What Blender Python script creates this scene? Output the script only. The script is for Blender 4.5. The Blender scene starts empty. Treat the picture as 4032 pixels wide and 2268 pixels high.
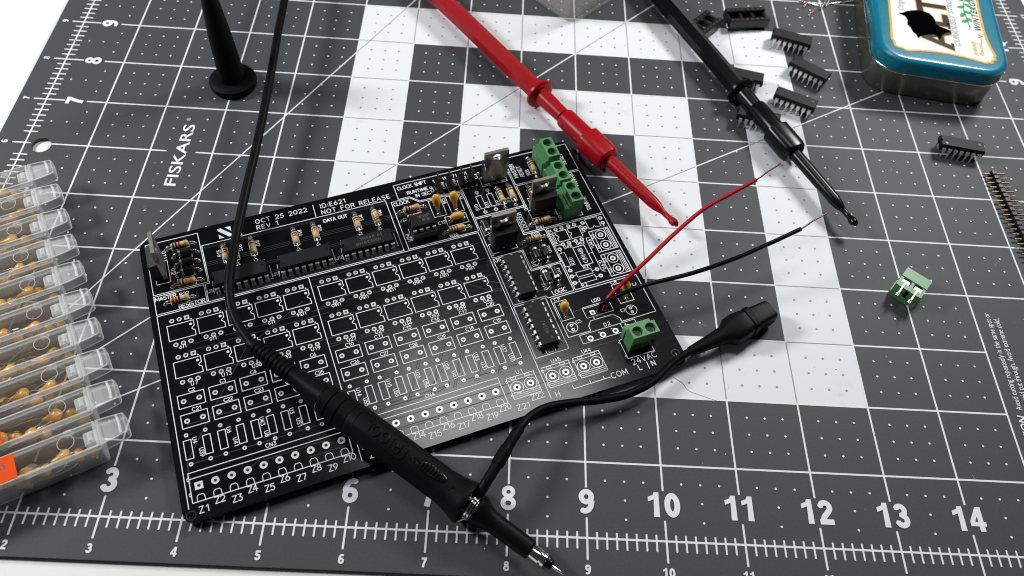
import bpy, bmesh, math, random
from mathutils import Vector, Matrix, Euler
from mathutils.geometry import delaunay_2d_cdt

random.seed(7)
S = 0.001                      # everything below is authored in millimetres
IN = 25.4
sc = bpy.context.scene
col = sc.collection

# ------------------------------------------------------------------ camera
CAM = Vector((7.54725, -3.07073, 10.11401)) * IN * S
RIGHT = Vector((0.99792858, 0.02653886, 0.05860236))
FWD = Vector((0.03403779, 0.55517073, -0.83103964))
UP = RIGHT.cross(FWD)
cam = bpy.data.cameras.new('camera')
cam_o = bpy.data.objects.new('camera', cam)
col.objects.link(cam_o)
cam_o.matrix_world = Matrix(((RIGHT.x, UP.x, -FWD.x, CAM.x), (RIGHT.y, UP.y, -FWD.y, CAM.y), (RIGHT.z, UP.z, -FWD.z, CAM.z), (0, 0, 0, 1)))
cam.sensor_width = 36.0
cam.lens = 3204.68 / 4032 * 36.0
cam.clip_start = 0.01
cam.clip_end = 20.0
cam.dof.use_dof = True
cam.dof.focus_distance = 0.29
cam.dof.aperture_fstop = 15.0
sc.camera = cam_o

# ------------------------------------------------------------------ world, lamps, exposure
w = bpy.data.worlds.new('World')
sc.world = w
w.use_nodes = True
w.node_tree.nodes['Background'].inputs[0].default_value = (0.80, 0.88, 1.0, 1)
w.node_tree.nodes['Background'].inputs[1].default_value = 0.04

def lamp(name, loc, target, size, power, color=(1, 1, 1), size_y=None):
    d = bpy.data.lights.new(name, 'AREA')
    d.shape = 'RECTANGLE'
    d.size = size * S
    d.size_y = (size_y or size) * S
    d.energy = power
    d.color = color
    o = bpy.data.objects.new(name, d)
    col.objects.link(o)
    o.location = Vector(loc) * S
    o.rotation_euler = (Vector(target) - Vector(loc)).to_track_quat('-Z', 'Y').to_euler()
    return o

lamp('ceiling_lamp', (215, 322, 640), (200, 90, 0), 240, 0.95, (1.0, 0.99, 0.98), 150)
lamp('desk_lamp', (600, 480, 430), (280, 140, 0), 130, 3.35, (1.0, 0.985, 0.965))
lamp('desk_lamp', (-430, 230, 440), (90, 150, 0), 140, 4.9, (0.95, 0.98, 1.0))

sc.view_settings.view_transform = 'Standard'
sc.view_settings.look = 'None'
sc.view_settings.exposure = 0.0
sc.view_settings.gamma = 1.0
sc.view_settings.use_curve_mapping = False
sc.cycles.transparent_max_bounces = 32
sc.cycles.max_bounces = 10
sc.cycles.filter_width = 1.0

# ------------------------------------------------------------------ materials
M = {}
def pm(name, c, rough=0.5, metal=0.0, spec=0.5, var=0.0, vs=60.0, bump=0.0, bs=800.0, rvar=0.0, coat=0.0, stretch=None, emit=None):
    m = bpy.data.materials.new(name)
    m.use_nodes = True
    nt = m.node_tree
    b = nt.nodes['Principled BSDF']
    b.inputs['Base Color'].default_value = (*c, 1)
    b.inputs['Roughness'].default_value = rough
    b.inputs['Metallic'].default_value = metal
    b.inputs['Specular IOR Level'].default_value = spec
    b.inputs['Coat Weight'].default_value = coat
    tc = nt.nodes.new('ShaderNodeTexCoord')
    src = tc.outputs['Object']
    if stretch:
        mp = nt.nodes.new('ShaderNodeMapping')
        mp.inputs['Scale'].default_value = stretch
        nt.links.new(src, mp.inputs[0])
        src = mp.outputs[0]
    if var or rvar:
        n = nt.nodes.new('ShaderNodeTexNoise')
        n.inputs['Scale'].default_value = vs
        n.inputs['Detail'].default_value = 5
        nt.links.new(src, n.inputs['Vector'])
        if var:
            mx = nt.nodes.new('ShaderNodeMix')
            mx.data_type = 'RGBA'
            nt.links.new(n.outputs['Fac'], mx.inputs[0])
            mx.inputs[6].default_value = (*[max(0, x * (1 - var)) for x in c], 1)
            mx.inputs[7].default_value = (*[min(1, x * (1 + var)) for x in c], 1)
            nt.links.new(mx.outputs[2], b.inputs['Base Color'])
        if rvar:
            mr = nt.nodes.new('ShaderNodeMapRange')
            mr.inputs[3].default_value = max(0.02, rough - rvar)
            mr.inputs[4].default_value = min(1, rough + rvar)
            nt.links.new(n.outputs['Fac'], mr.inputs[0])
            nt.links.new(mr.outputs[0], b.inputs['Roughness'])
    if bump:
        n2 = nt.nodes.new('ShaderNodeTexNoise')
        n2.inputs['Scale'].default_value = bs
        n2.inputs['Detail'].default_value = 4
        nt.links.new(src, n2.inputs['Vector'])
        bp = nt.nodes.new('ShaderNodeBump')
        bp.inputs['Strength'].default_value = bump
        bp.inputs['Distance'].default_value = 0.0002
        nt.links.new(n2.outputs['Fac'], bp.inputs['Height'])
        nt.links.new(bp.outputs[0], b.inputs['Normal'])
    M[name] = m
    return m

pm('table_white', (0.80, 0.79, 0.76), 0.55, var=0.03, vs=40)
pm('mat_dark', (0.060, 0.063, 0.068), 0.55, spec=0.2, var=0.20, vs=1400, bump=0.12, bs=3000)
pm('ink_white', (0.74, 0.765, 0.79), 0.6, spec=0.12, var=0.03, vs=500)
pm('ink_grey', (0.27, 0.29, 0.34), 0.6, spec=0.3)
pm('mask', (0.003, 0.0033, 0.0042), 0.17, spec=0.5, var=0.12, vs=35, bump=0.05, bs=190, stretch=(1.0, 26.0, 1.0), rvar=0.03)
pm('mask_trace', (0.020, 0.021, 0.023), 0.38, spec=0.4)
pm('fibre', (0.035, 0.033, 0.028), 0.6, var=0.3, vs=900)
pm('silk', (0.78, 0.79, 0.80), 0.55, spec=0.3)
pm('tin_metal', (0.74, 0.73, 0.70), 0.38, metal=0.65, var=0.12, vs=400, rvar=0.08)
pm('solder', (0.78, 0.78, 0.77), 0.16, metal=1.0, bump=0.3, bs=900)
pm('lead_wire', (0.66, 0.63, 0.56), 0.25, metal=1.0)
pm('epoxy', (0.011, 0.011, 0.012), 0.5, spec=0.16, var=0.15, vs=700, bump=0.3, bs=4000)
pm('epoxy_gloss', (0.006, 0.006, 0.007), 0.30, spec=0.4, var=0.1, vs=700, bump=0.1, bs=3000)
pm('chip_ink', (0.075, 0.073, 0.07), 0.6)
pm('tab_metal', (0.56, 0.54, 0.49), 0.36, metal=1.0, var=0.15, vs=300, bump=0.15, bs=2500, rvar=0.08)
pm('pin_metal', (0.72, 0.71, 0.68), 0.30, metal=0.6, var=0.1, vs=600)
pm('tab_plate', (0.36, 0.345, 0.315), 0.40, metal=1.0, var=0.10, vs=500, rvar=0.04)
pm('resistor_tan', (0.56, 0.41, 0.22), 0.32, spec=0.5, var=0.10, vs=500)
for n_, c_ in dict(brown=(0.07, 0.02, 0.012), black=(0.008, 0.008, 0.008), red=(0.42, 0.015, 0.012), orange=(0.72, 0.16, 0.02), yellow=(0.80, 0.50, 0.01), green=(0.06, 0.20, 0.03), gold=(0.45, 0.30, 0.09)).items():
    pm('band_' + n_, c_, 0.3)
pm('cap_orange', (0.72, 0.36, 0.045), 0.22, spec=0.55, var=0.10, vs=200)
pm('cap_box_orange', (0.70, 0.36, 0.075), 0.26, spec=0.5, var=0.15, vs=200)
pm('term_green', (0.080, 0.240, 0.088), 0.42, spec=0.45, var=0.08, vs=300, bump=0.08, bs=2500)
pm('red_plastic', (0.33, 0.0025, 0.008), 0.33, spec=0.18, var=0.08, vs=150, bump=0.12, bs=1800)
pm('red_wire', (0.40, 0.006, 0.020), 0.36, spec=0.3, var=0.06, vs=200)
pm('black_rubber', (0.0045, 0.0045, 0.005), 0.42, spec=0.07, var=0.2, vs=300, bump=0.15, bs=3000)
pm('black_matte', (0.0045, 0.0045, 0.005), 0.50, spec=0.07, var=0.2, vs=300, bump=0.25, bs=3500)
pm('black_gloss', (0.0045, 0.0045, 0.005), 0.24, spec=0.20, rvar=0.05, vs=300)
pm('black_ink', (0.008, 0.008, 0.009), 0.5)
pm('grey_ink', (0.10, 0.10, 0.105), 0.5)
pm('chrome', (0.80, 0.79, 0.76), 0.10, metal=1.0)
pm('copper', (0.30, 0.14, 0.10), 0.32, metal=1.0)
pm('gold_pin', (0.13, 0.105, 0.08), 0.36, metal=1.0)
pm('lid_blue', (0.002, 0.150, 0.232), 0.27, spec=0.3, var=0.08, vs=150, rvar=0.04, coat=0.2)
pm('tin_body', (0.26, 0.25, 0.20), 0.30, metal=0.85, var=0.2, vs=90, rvar=0.1)
pm('label_white', (0.70, 0.70, 0.68), 0.45, spec=0.12, var=0.02, vs=200)
pm('label_gold', (0.62, 0.34, 0.035), 0.35, spec=0.12)
pm('label_slate', (0.25, 0.34, 0.40), 0.4, spec=0.12)
pm('label_leaf', (0.02, 0.30, 0.10), 0.4, spec=0.12)
pm('label_dark', (0.012, 0.010, 0.014), 0.4, spec=0.12)
pm('void_black', (0.0015, 0.0015, 0.002), 0.8, spec=0.0)
pm('label_orange', (0.78, 0.075, 0.004), 0.6, spec=0.08, var=0.03, vs=300)

def plastic(name, tint, haze, rough):
    m = bpy.data.materials.new(name)
    m.use_nodes = True
    nt = m.node_tree
    b = nt.nodes['Principled BSDF']
    b.inputs['Base Color'].default_value = (0.90, 0.90, 0.89, 1)
    b.inputs['Roughness'].default_value = rough
    tr = nt.nodes.new('ShaderNodeBsdfTransparent')
    tr.inputs[0].default_value = (*tint, 1)
    lw = nt.nodes.new('ShaderNodeLayerWeight')
    lw.inputs[0].default_value = 0.5
    mr = nt.nodes.new('ShaderNodeMapRange')
    mr.inputs[3].default_value = haze
    mr.inputs[4].default_value = min(1.0, haze + 0.40)
    pw = nt.nodes.new('ShaderNodeMath')
    pw.operation = 'POWER'
    pw.inputs[1].default_value = 3.0
    nt.links.new(lw.outputs['Facing'], pw.inputs[0])
    nt.links.new(pw.outputs[0], mr.inputs[0])
    mix = nt.nodes.new('ShaderNodeMixShader')
    nt.links.new(mr.outputs[0], mix.inputs[0])
    nt.links.new(tr.outputs[0], mix.inputs[1])
    nt.links.new(b.outputs[0], mix.inputs[2])
    nt.links.new(mix.outputs[0], nt.nodes['Material Output'].inputs[0])
    M[name] = m
plastic('clear_plastic', (0.985, 0.985, 0.98), 0.004, 0.08)
plastic('bin_plastic', (0.96, 0.96, 0.95), 0.20, 0.25)
plastic('frosted_plastic', (0.95, 0.955, 0.96), 0.36, 0.25)
plastic('tub_plastic', (0.90, 0.895, 0.87), 0.05, 0.2)

def white_ink_dirty():
    m = M['ink_white'].copy()
    m.name = 'square_white'
    nt = m.node_tree
    b = nt.nodes['Principled BSDF']
    tc = nt.nodes.new('ShaderNodeTexCoord')
    n = nt.nodes.new('ShaderNodeTexNoise')
    n.inputs['Scale'].default_value = 55
    n.inputs['Detail'].default_value = 9
    n.inputs['Roughness'].default_value = 0.72
    r = nt.nodes.new('ShaderNodeValToRGB')
    r.color_ramp.elements[0].position = 0.60
    r.color_ramp.elements[0].color = (0.72, 0.745, 0.77, 1)
    r.color_ramp.elements[1].position = 0.86
    r.color_ramp.elements[1].color = (0.50, 0.52, 0.55, 1)
    nt.links.new(tc.outputs['Object'], n.inputs['Vector'])
    nt.links.new(n.outputs['Fac'], r.inputs[0])
    nt.links.new(r.outputs[0], b.inputs['Base Color'])
    M['square_white'] = m
white_ink_dirty()

# ------------------------------------------------------------------ mesh builder
class MB:
    def __init__(s):
        s.v, s.f = [], []
    def add(s, vs, fs):
        o = len(s.v)
        s.v += [tuple(x) for x in vs]
        s.f += [tuple(i + o for i in f) for f in fs]
        return s
    def box(s, x0, x1, y0, y1, z0, z1):
        return s.add([(x0, y0, z0), (x1, y0, z0), (x1, y1, z0), (x0, y1, z0), (x0, y0, z1), (x1, y0, z1), (x1, y1, z1), (x0, y1, z1)],
                     [(3, 2, 1, 0), (4, 5, 6, 7), (0, 1, 5, 4), (1, 2, 6, 5), (2, 3, 7, 6), (3, 0, 4, 7)])
    def cbox(s, x0, x1, y0, y1, z0, z1, c=0.2):
        # box with chamfered edges
        out = bmesh.new()
        bmesh.ops.create_cube(out, size=1.0)
        for v in out.verts:
            v.co = Vector(((x0 + x1) / 2 + v.co.x * (x1 - x0), (y0 + y1) / 2 + v.co.y * (y1 - y0), (z0 + z1) / 2 + v.co.z * (z1 - z0)))
        bmesh.ops.bevel(out, geom=out.edges[:], offset=c, segments=1, affect='EDGES')
        out.verts.index_update()
        s.add([v.co[:] for v in out.verts], [[v.index for v in f.verts] for f in out.faces])
        out.free()
        return s
    def prism(s, pts, z0, z1):
        n = len(pts)
        vs = [(p[0], p[1], z0) for p in pts] + [(p[0], p[1], z1) for p in pts]
        fs = [tuple(range(n - 1, -1, -1)), tuple(range(n, 2 * n))]
        fs += [(i, (i + 1) % n, n + (i + 1) % n, n + i) for i in range(n)]
        return s.add(vs, fs)
    def flat(s, pts, z):
        return s.add([(p[0], p[1], z) for p in pts], [tuple(range(len(pts)))])
    def loft(s, loops, cap0=True, cap1=True):
        n = len(loops[0])
        vs = [p for l in loops for p in l]
        fs = []
        for k in range(len(loops) - 1):
            for i in range(n):
                fs.append((k * n + i, k * n + (i + 1) % n, (k + 1) * n + (i + 1) % n, (k + 1) * n + i))
        if cap0: fs.append(tuple(range(n - 1, -1, -1)))
        if cap1: fs.append(tuple((len(loops) - 1) * n + i for i in range(n)))
        return s.add(vs, fs)
    def lathe(s, prof, seg=20, axis='x', c=(0, 0, 0), ry=1.0, ph=0.0):
        loops = []
        for (a, r) in prof:
            l = []
            for i in range(seg):
                t = 2 * math.pi * i / seg + ph
                p, q = r * math.cos(t), r * math.sin(t) * ry
                if axis == 'x': l.append((c[0] + a, c[1] + p, c[2] + q))
                else: l.append((c[0] + p, c[1] + q, c[2] + a))
            loops.append(l)
        return s.loft(loops)
    def tube(s, pts, r, seg=10, caps=True):
        pts = [Vector(p) for p in pts]
        rs = r if isinstance(r, (list, tuple)) else [r] * len(pts)
        loops = []
        ref = None
        for i, p in enumerate(pts):
            d = (pts[min(i + 1, len(pts) - 1)] - pts[max(i - 1, 0)]).normalized()
            if ref is None:
                ref = Vector((0, 0, 1)) if abs(d.z) < 0.9 else Vector((1, 0, 0))
            n = (ref - d * ref.dot(d)).normalized()
            ref = n
            b = d.cross(n)
            loops.append([tuple(p + (n * math.cos(2 * math.pi * k / seg) + b * math.sin(2 * math.pi * k / seg)) * rs[i]) for k in range(seg)])
        return s.loft(loops, caps, caps)
    def blob(s, c, rx, ry, rz, seg=10, rings=6, squeeze=None):
        loops = []
        for k in range(1, rings):
            th = math.pi * k / rings
            loops.append([(c[0] + rx * math.sin(th) * math.cos(2 * math.pi * i / seg), c[1] + ry * math.sin(th) * math.sin(2 * math.pi * i / seg), c[2] - rz * math.cos(th)) for i in range(seg)])
        return s.loft(loops)
    def xf(s, mat):
        s.v = [tuple(mat @ Vector(p)) for p in s.v]
        return s
    def mesh(s, name, mat, smooth=35):
        me = bpy.data.meshes.new(name)
        me.from_pydata([(x * S, y * S, z * S) for x, y, z in s.v], [], s.f)
        me.materials.append(M[mat] if isinstance(mat, str) else mat)
        if smooth:
            me.shade_smooth()
            me.set_sharp_from_angle(angle=math.radians(smooth))
        me.update()
        return me
    def build(s, name, mat, parent=None, loc=(0, 0, 0), rot=(0, 0, 0), smooth=35):
        return put(name, s.mesh(name, mat, smooth), parent, loc, rot)

def put(name, me, parent=None, loc=(0, 0, 0), rot=(0, 0, 0)):
    o = bpy.data.objects.new(name, me)
    col.objects.link(o)
    o.parent = parent
    o.location = Vector(loc) * S
    o.rotation_euler = rot
    return o

def tag(o, label, cat, group=None):
    o['label'] = label
    o['category'] = cat
    if group: o['group'] = group
    return o

def thing(name, label, cat, loc=(0, 0, 0), rot=(0, 0, 0), group=None):
    return tag(put(name, None, None, loc, rot), label, cat, group)

def copy_tree(o, parent=None):
    c = o.copy()
    col.objects.link(c)
    c.parent = parent
    for ch in o.children:
        copy_tree(ch, c)
    return c

def rrect(x0, x1, y0, y1, r, n=6):
    out = []
    for cx, cy, a0 in ((x1 - r, y1 - r, 0), (x0 + r, y1 - r, 90), (x0 + r, y0 + r, 180), (x1 - r, y0 + r, 270)):
        for i in range(n + 1):
            a = math.radians(a0 + 90 * i / n)
            out.append((cx + r * math.cos(a), cy + r * math.sin(a)))
    return out

def circ(cx, cy, r, n=16):
    return [(cx + r * math.cos(2 * math.pi * i / n), cy + r * math.sin(2 * math.pi * i / n)) for i in range(n)]

def holed(outline, holes, z0, z1, seg=12):
    """slab with round through holes; holes: (x, y, r)"""
    vs, es = [], []
    def loop(l):
        o = len(vs)
        vs.extend([Vector(p) for p in l])
        es.extend([(o + i, o + (i + 1) % len(l)) for i in range(len(l))])
        return o
    loop(outline)
    starts = []
    for (x, y, r) in holes:
        n = seg if r < 3 else 28
        starts.append((loop(circ(x, y, r, n)), n))
    ov, oe, of, _, _, _ = delaunay_2d_cdt(vs, es, [], 0, 1e-5)
    keep = []
    for f in of:
        cx = sum(ov[i].x for i in f) / 3
        cy = sum(ov[i].y for i in f) / 3
        if any((cx - x) ** 2 + (cy - y) ** 2 < (r * 0.985) ** 2 for x, y, r in holes):
            continue
        keep.append(tuple(f))
    n = len(ov)
    mb = MB()
    V = [(p.x, p.y, z1) for p in ov] + [(p.x, p.y, z0) for p in ov]
    F = [f for f in keep] + [tuple(i + n for i in reversed(f)) for f in keep]
    m = len(outline)
    F += [(i + n, (i + 1) % m + n, (i + 1) % m, i) for i in range(m)]
    for (o, k) in starts:
        F += [(o + i, o + (i + 1) % k, o + (i + 1) % k + n, o + i + n) for i in range(k)]
    mb.add(V, F)
    return mb

def catmull(pts, n=6):
    P = [Vector(p) for p in pts]
    P = [P[0] * 2 - P[1]] + P + [P[-1] * 2 - P[-2]]
    out = []
    for i in range(1, len(P) - 2):
        for k in range(n):
            t = k / n
            a, b, c, d = P[i - 1], P[i], P[i + 1], P[i + 2]
            out.append(0.5 * ((2 * b) + (c - a) * t + (2 * a - 5 * b + 4 * c - d) * t * t + (3 * b - a - 3 * c + d) * t ** 3))
    out.append(P[-2])
    return out

# ---- ribbons and stroke lettering (flat print)
class Print:
    def __init__(s, z0, step=0.0006, cyc=61):
        s.mb, s.z0, s.k, s.step, s.cyc = MB(), z0, 0, step, cyc
    def z(s):
        s.k = (s.k + 1) % s.cyc
        return s.z0 + s.k * s.step
    def seg(s, a, b, w):
        ax, ay = a; bx, by = b
        dx, dy = bx - ax, by - ay
        l = math.hypot(dx, dy)
        if l < 1e-6: return
        dx, dy = dx / l * w / 2, dy / l * w / 2
        s.mb.flat([(ax - dx * .5 + dy, ay - dy * .5 - dx), (bx + dx * .5 + dy, by + dy * .5 - dx), (bx + dx, by + dy), (bx + dx * .5 - dy, by + dy * .5 + dx), (ax - dx * .5 - dy, ay - dy * .5 + dx), (ax - dx, ay - dy)], s.z())
    def line(s, pts, w, closed=False):
        n = len(pts)
        for i in range(n if closed else n - 1):
            s.seg(pts[i], pts[(i + 1) % n], w)
    def rect(s, x0, y0, x1, y1, w):
        s.line([(x0, y0), (x1, y0), (x1, y1), (x0, y1)], w, True)
    def ring(s, cx, cy, r, w, n=24):
        o, i_ = circ(cx, cy, r + w / 2, n), circ(cx, cy, r - w / 2, n)
        z = s.z()
        s.mb.add([(x, y, z) for x, y in o + i_], [(k, (k + 1) % n, n + (k + 1) % n, n + k) for k in range(n)])
    def dot(s, cx, cy, r, n=10):
        s.mb.flat(circ(cx, cy, r, n), s.z())
    def poly(s, pts):
        s.mb.flat(pts, s.z())

def arc(cx, cy, rx, ry, a0, a1, n=5):
    return [(cx + rx * math.cos(math.radians(a0 + (a1 - a0) * i / n)), cy + ry * math.sin(math.radians(a0 + (a1 - a0) * i / n))) for i in range(n + 1)]
_o = arc(.33, .5, .33, .5, 90, 450, 10)
GL = {
 '0': (.66, [_o]), 'O': (.78, [arc(.39, .5, .39, .5, 90, 450, 10)]), 'Q': (.78, [arc(.39, .5, .39, .5, 90, 450, 10), [(.5, .25), (.8, -.08)]]),
 '1': (.36, [[(.0, .8), (.28, 1), (.28, 0)]]), 'I': (.12, [[(.06, 0), (.06, 1)]]), '|': (.12, [[(.06, -.1), (.06, 1.1)]]),
 '2': (.6, [arc(.3, .7, .3, .3, 160, -30, 6) + [(.0, 0), (.6, 0)]]),
 '3': (.6, [[(.05, 1), (.55, 1), (.28, .6)] + arc(.28, .3, .32, .3, 80, -150, 6)]),
 '4': (.66, [[(.66, .3), (0, .3), (.46, 1), (.46, 0)]]),
 '5': (.6, [[(.55, 1), (.1, 1), (.05, .56)] + arc(.28, .33, .32, .33, 110, -150, 7)]),
 '6': (.62, [[(.45, 1), (.08, .5)], arc(.31, .31, .31, .31, 90, 450, 9)]),
 '7': (.58, [[(0, 1), (.58, 1), (.2, 0)]]),
 '8': (.6, [arc(.3, .75, .25, .25, -90, 270, 8), arc(.3, .26, .3, .26, 90, 450, 8)]),
 '9': (.62, [[(.17, 0), (.54, .5)], arc(.31, .69, .31, .31, 90, 450, 9)]),
 'A': (.72, [[(0, 0), (.36, 1), (.72, 0)], [(.13, .34), (.59, .34)]]),
 'B': (.6, [[(0, 0), (0, 1), (.35, 1)] + arc(.35, .77, .22, .23, 90, -90, 4) + [(0, .54)], [(.35, .54)] + arc(.35, .27, .26, .27, 90, -90, 4) + [(0, 0)]]),
 'C': (.7, [arc(.4, .5, .4, .5, 50, 310, 9)]),
 'D': (.66, [[(0, 0), (0, 1), (.3, 1)] + arc(.3, .5, .36, .5, 90, -90, 6) + [(0, 0)]]),
 'E': (.54, [[(.54, 0), (0, 0), (0, 1), (.54, 1)], [(0, .52), (.46, .52)]]),
 'F': (.54, [[(0, 0), (0, 1), (.54, 1)], [(0, .52), (.44, .52)]]),
 'G': (.74, [arc(.4, .5, .4, .5, 50, 350, 9) + [(.45, .45)]]),
 'H': (.64, [[(0, 0), (0, 1)], [(.64, 0), (.64, 1)], [(0, .52), (.64, .52)]]),
 'J': (.5, [[(.5, 1), (.5, .25)] + arc(.25, .25, .25, .25, 0, -170, 5)]),
 'K': (.62, [[(0, 0), (0, 1)], [(.58, 1), (0, .42)], [(.2, .6), (.62, 0)]]),
 'L': (.5, [[(0, 1), (0, 0), (.5, 0)]]),
 'M': (.78, [[(0, 0), (0, 1), (.39, .25), (.78, 1), (.78, 0)]]),
 'N': (.66, [[(0, 0), (0, 1), (.66, 0), (.66, 1)]]),
 'P': (.58, [[(0, 0), (0, 1), (.35, 1)] + arc(.35, .74, .24, .26, 90, -90, 4) + [(0, .48)]]),
 'R': (.62, [[(0, 0), (0, 1), (.35, 1)] + arc(.35, .75, .25, .25, 90, -90, 4) + [(0, .5)], [(.32, .5), (.62, 0)]]),
 'S': (.6, [arc(.31, .75, .27, .25, 40, 270, 6) + arc(.31, .26, .29, .24, 90, -140, 6)]),
 'T': (.62, [[(0, 1), (.62, 1)], [(.31, 1), (.31, 0)]]),
 'U': (.64, [[(0, 1), (0, .32)] + arc(.32, .32, .32, .32, 180, 360, 6) + [(.64, 1)]]),
 'V': (.68, [[(0, 1), (.34, 0), (.68, 1)]]), 'W': (.9, [[(0, 1), (.22, 0), (.45, .8), (.68, 0), (.9, 1)]]),
 'X': (.62, [[(0, 0), (.62, 1)], [(0, 1), (.62, 0)]]), 'Y': (.64, [[(0, 1), (.32, .5), (.64, 1)], [(.32, .5), (.32, 0)]]),
 'Z': (.62, [[(0, 1), (.62, 1), (0, 0), (.62, 0)]]),
 ':': (.12, [[(.06, .12), (.06, .2)], [(.06, .6), (.06, .68)]]), '-': (.4, [[(.02, .45), (.38, .45)]]), '+': (.5, [[(0, .45), (.5, .45)], [(.25, .2), (.25, .7)]]),
 '~': (.5, [[(0, .4), (.15, .55), (.35, .35), (.5, .5)]]), '.': (.1, [[(.04, 0), (.06, 0.02)]]), ' ': (.42, []),
}
def strokes(text, a, b, h):
    """polylines for text whose baseline runs from a to b"""
    a, b = Vector(a), Vector(b)
    d = (b - a)
    L = d.length
    d.normalize()
    up = Vector((-d.y, d.x))
    ws = [GL[c][0] * h for c in text]
    gap = (L - sum(ws)) / max(1, len(text) - 1)
    fit = 1.0
    if gap < 0.1 * h and len(text) > 1:
        fit = L / (sum(ws) + 0.18 * h * (len(text) - 1))
        gap = 0.18 * h * fit
    out, x = [], 0.0
    for c in text:
        for pl in GL[c][1]:
            out.append([tuple(a + d * (x + p[0] * h * fit) + up * (p[1] * h)) for p in pl])
        x += GL[c][0] * h * fit + gap
    return out

def font_flat(mb, text, origin, size, rotz=0.0, z=0.0, bold=0.0, sx=1.0, shear=0.0, align='CENTER', valign='BOTTOM_BASELINE', spacing=1.0):
    """fill lettering with the built-in outline font, flat, into mb"""
    cu = bpy.data.curves.new('lettering', 'FONT')
    cu.body = text
    cu.size = size
    cu.offset = bold
    cu.shear = shear
    cu.align_x = align
    cu.align_y = valign
    cu.space_character = spacing
    cu.resolution_u = 4
    ob = bpy.data.objects.new('lettering', cu)
    me = bpy.data.meshes.new_from_object(ob)
    c, s_ = math.cos(rotz), math.sin(rotz)
    vs = [(origin[0] + v.co.x * sx * c - v.co.y * s_, origin[1] + v.co.x * sx * s_ + v.co.y * c, z) for v in me.vertices]
    mb.add(vs, [tuple(p.vertices) for p in me.polygons])
    bpy.data.meshes.remove(me)
    bpy.data.objects.remove(ob)
    bpy.data.curves.remove(cu)

# ================================================================== SETTING
t_ = MB()
t_.box(-2500, 3000, -1500, 3000, -40, -1.6)
o = t_.build('table', 'table_white', smooth=0)
o['kind'] = 'structure'

# ================================================================== CUTTING MAT
mat_o = thing('cutting_mat', 'dark grey self-healing cutting mat with white printed inch grid and rulers', 'cutting mat', (-12, -13.2, -1.6))
MO = (12, 13.2, 1.6)
def mm(p): return (p[0] * IN, p[1] * IN)
body = holed(rrect(-0.47 * IN, 18.34 * IN, -0.52 * IN, 12.5 * IN, 4, 5), [(0.265 * IN, 5.965 * IN, 0.155 * IN)], -1.6, 0)
body.build('mat_body', 'mat_dark', mat_o, MO, smooth=30)

white = set()
for j in (9, 2):
    for i in range(5, 13): white.add((i, j))
for j in (8, 3): white |= {(5, j), (12, j)}
for j in (7, 4): white |= {(i, j) for i in (5, 7, 8, 9, 10, 12)}
for j in (6, 5): white |= {(i, j) for i in (5, 7, 10, 12)}
RX = 17.87
for (i, j) in sorted(white):
    MB().flat([mm((i, j)), mm((i + 1, j)), mm((i + 1, j + 1)), mm((i, j + 1))], 0.02).build('white_square_print', 'square_white', mat_o, MO, smooth=0)

gw, gg = Print(0.045, 0.0005, 211), Print(0.045, 0.0005, 211)
LW = 0.66
def is_white(x, y): return (math.floor(x), math.floor(y)) in white
def cell_line(a, b, w=LW):
    """a printed line; where both sides are white squares it is grey, else white"""
    ts = {0.0, 1.0}
    for ax_ in (0, 1):
        d_ = b[ax_] - a[ax_]
        if abs(d_) > 1e-6:
            for g_ in range(int(math.floor(min(a[ax_], b[ax_]))), int(math.ceil(max(a[ax_], b[ax_]))) + 1):
                t_k = (g_ - a[ax_]) / d_
                if 0 < t_k < 1: ts.add(round(t_k, 7))
    ts = sorted(ts)
    dx, dy = b[0] - a[0], b[1] - a[1]
    L = math.hypot(dx, dy)
    px, py = -dy / L * 0.02, dx / L * 0.02
    run, kind = None, None
    for k in range(len(ts)):
        if k < len(ts) - 1:
            tm = (ts[k] + ts[k + 1]) / 2
            mx, my = a[0] + dx * tm, a[1] + dy * tm
            kd = is_white(mx + px, my + py) and is_white(mx - px, my - py)
        else: kd = None
        if kd != kind:
            p_ = (a[0] + dx * ts[k], a[1] + dy * ts[k])
            if run is not None: (gg if kind else gw).seg(mm(run), mm(p_), w * 0.62 if kind else w)
            run, kind = p_, kd
for i in range(1, 18):
    segs = [(0.66, 11.34)]
    if i == 16: segs = [(0.66, 1), (4, 11.34)]
    for y0, y1 in segs: cell_line((i, y0), (i, y1))
for j in range(1, 12):
    x0 = 0.68 if j != 6 else 0.43
    if j in (2, 3): segs = [(x0, 15), (17, RX - .66)]
    elif j == 6: segs = [(x0, 2.25), (2.74, RX - .45)]
    else: segs = [(x0, RX - .66)]
    for s0, s1 in segs: cell_line((s0, j), (s1, j))
gw.seg(mm((0, 0)), mm((RX, 0)), LW)
gw.seg(mm((0, 0)), mm((0, 12)), LW)
gw.seg(mm((0, 12)), mm((RX, 12)), LW)
gw.seg(mm((RX, 0)), mm((RX, 12)), LW)
for k in range(0, 18 * 8):
    x = k / 8
    if k % 8: gw.seg(mm((x, -0.125)), mm((x, 0.07)), LW * .9); gw.seg(mm((x, 12.125)), mm((x, 11.93)), LW * .9)
    else: gw.seg(mm((x, -0.26)), mm((x, 0.25)), LW); gw.seg(mm((x, 12.26)), mm((x, 11.75)), LW)
for k in range(0, 12 * 8 + 1):
    y = k / 8
    if abs(y - 6) < 0.14: 
        if k % 8 == 0: gw.seg(mm((-0.2, y)), mm((0.08, y)), LW)
        continue
    if k % 8:
        gw.seg(mm((-0.1, y)), mm((0.11, y)), LW * .9); gw.seg(mm((RX + .1, y)), mm((RX - .11, y)), LW * .9)
    else:
        gw.seg(mm((-0.2, y)), mm((0.3, y)), LW); gw.seg(mm((RX + .2, y)), mm((RX - .3, y)), LW)
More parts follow.
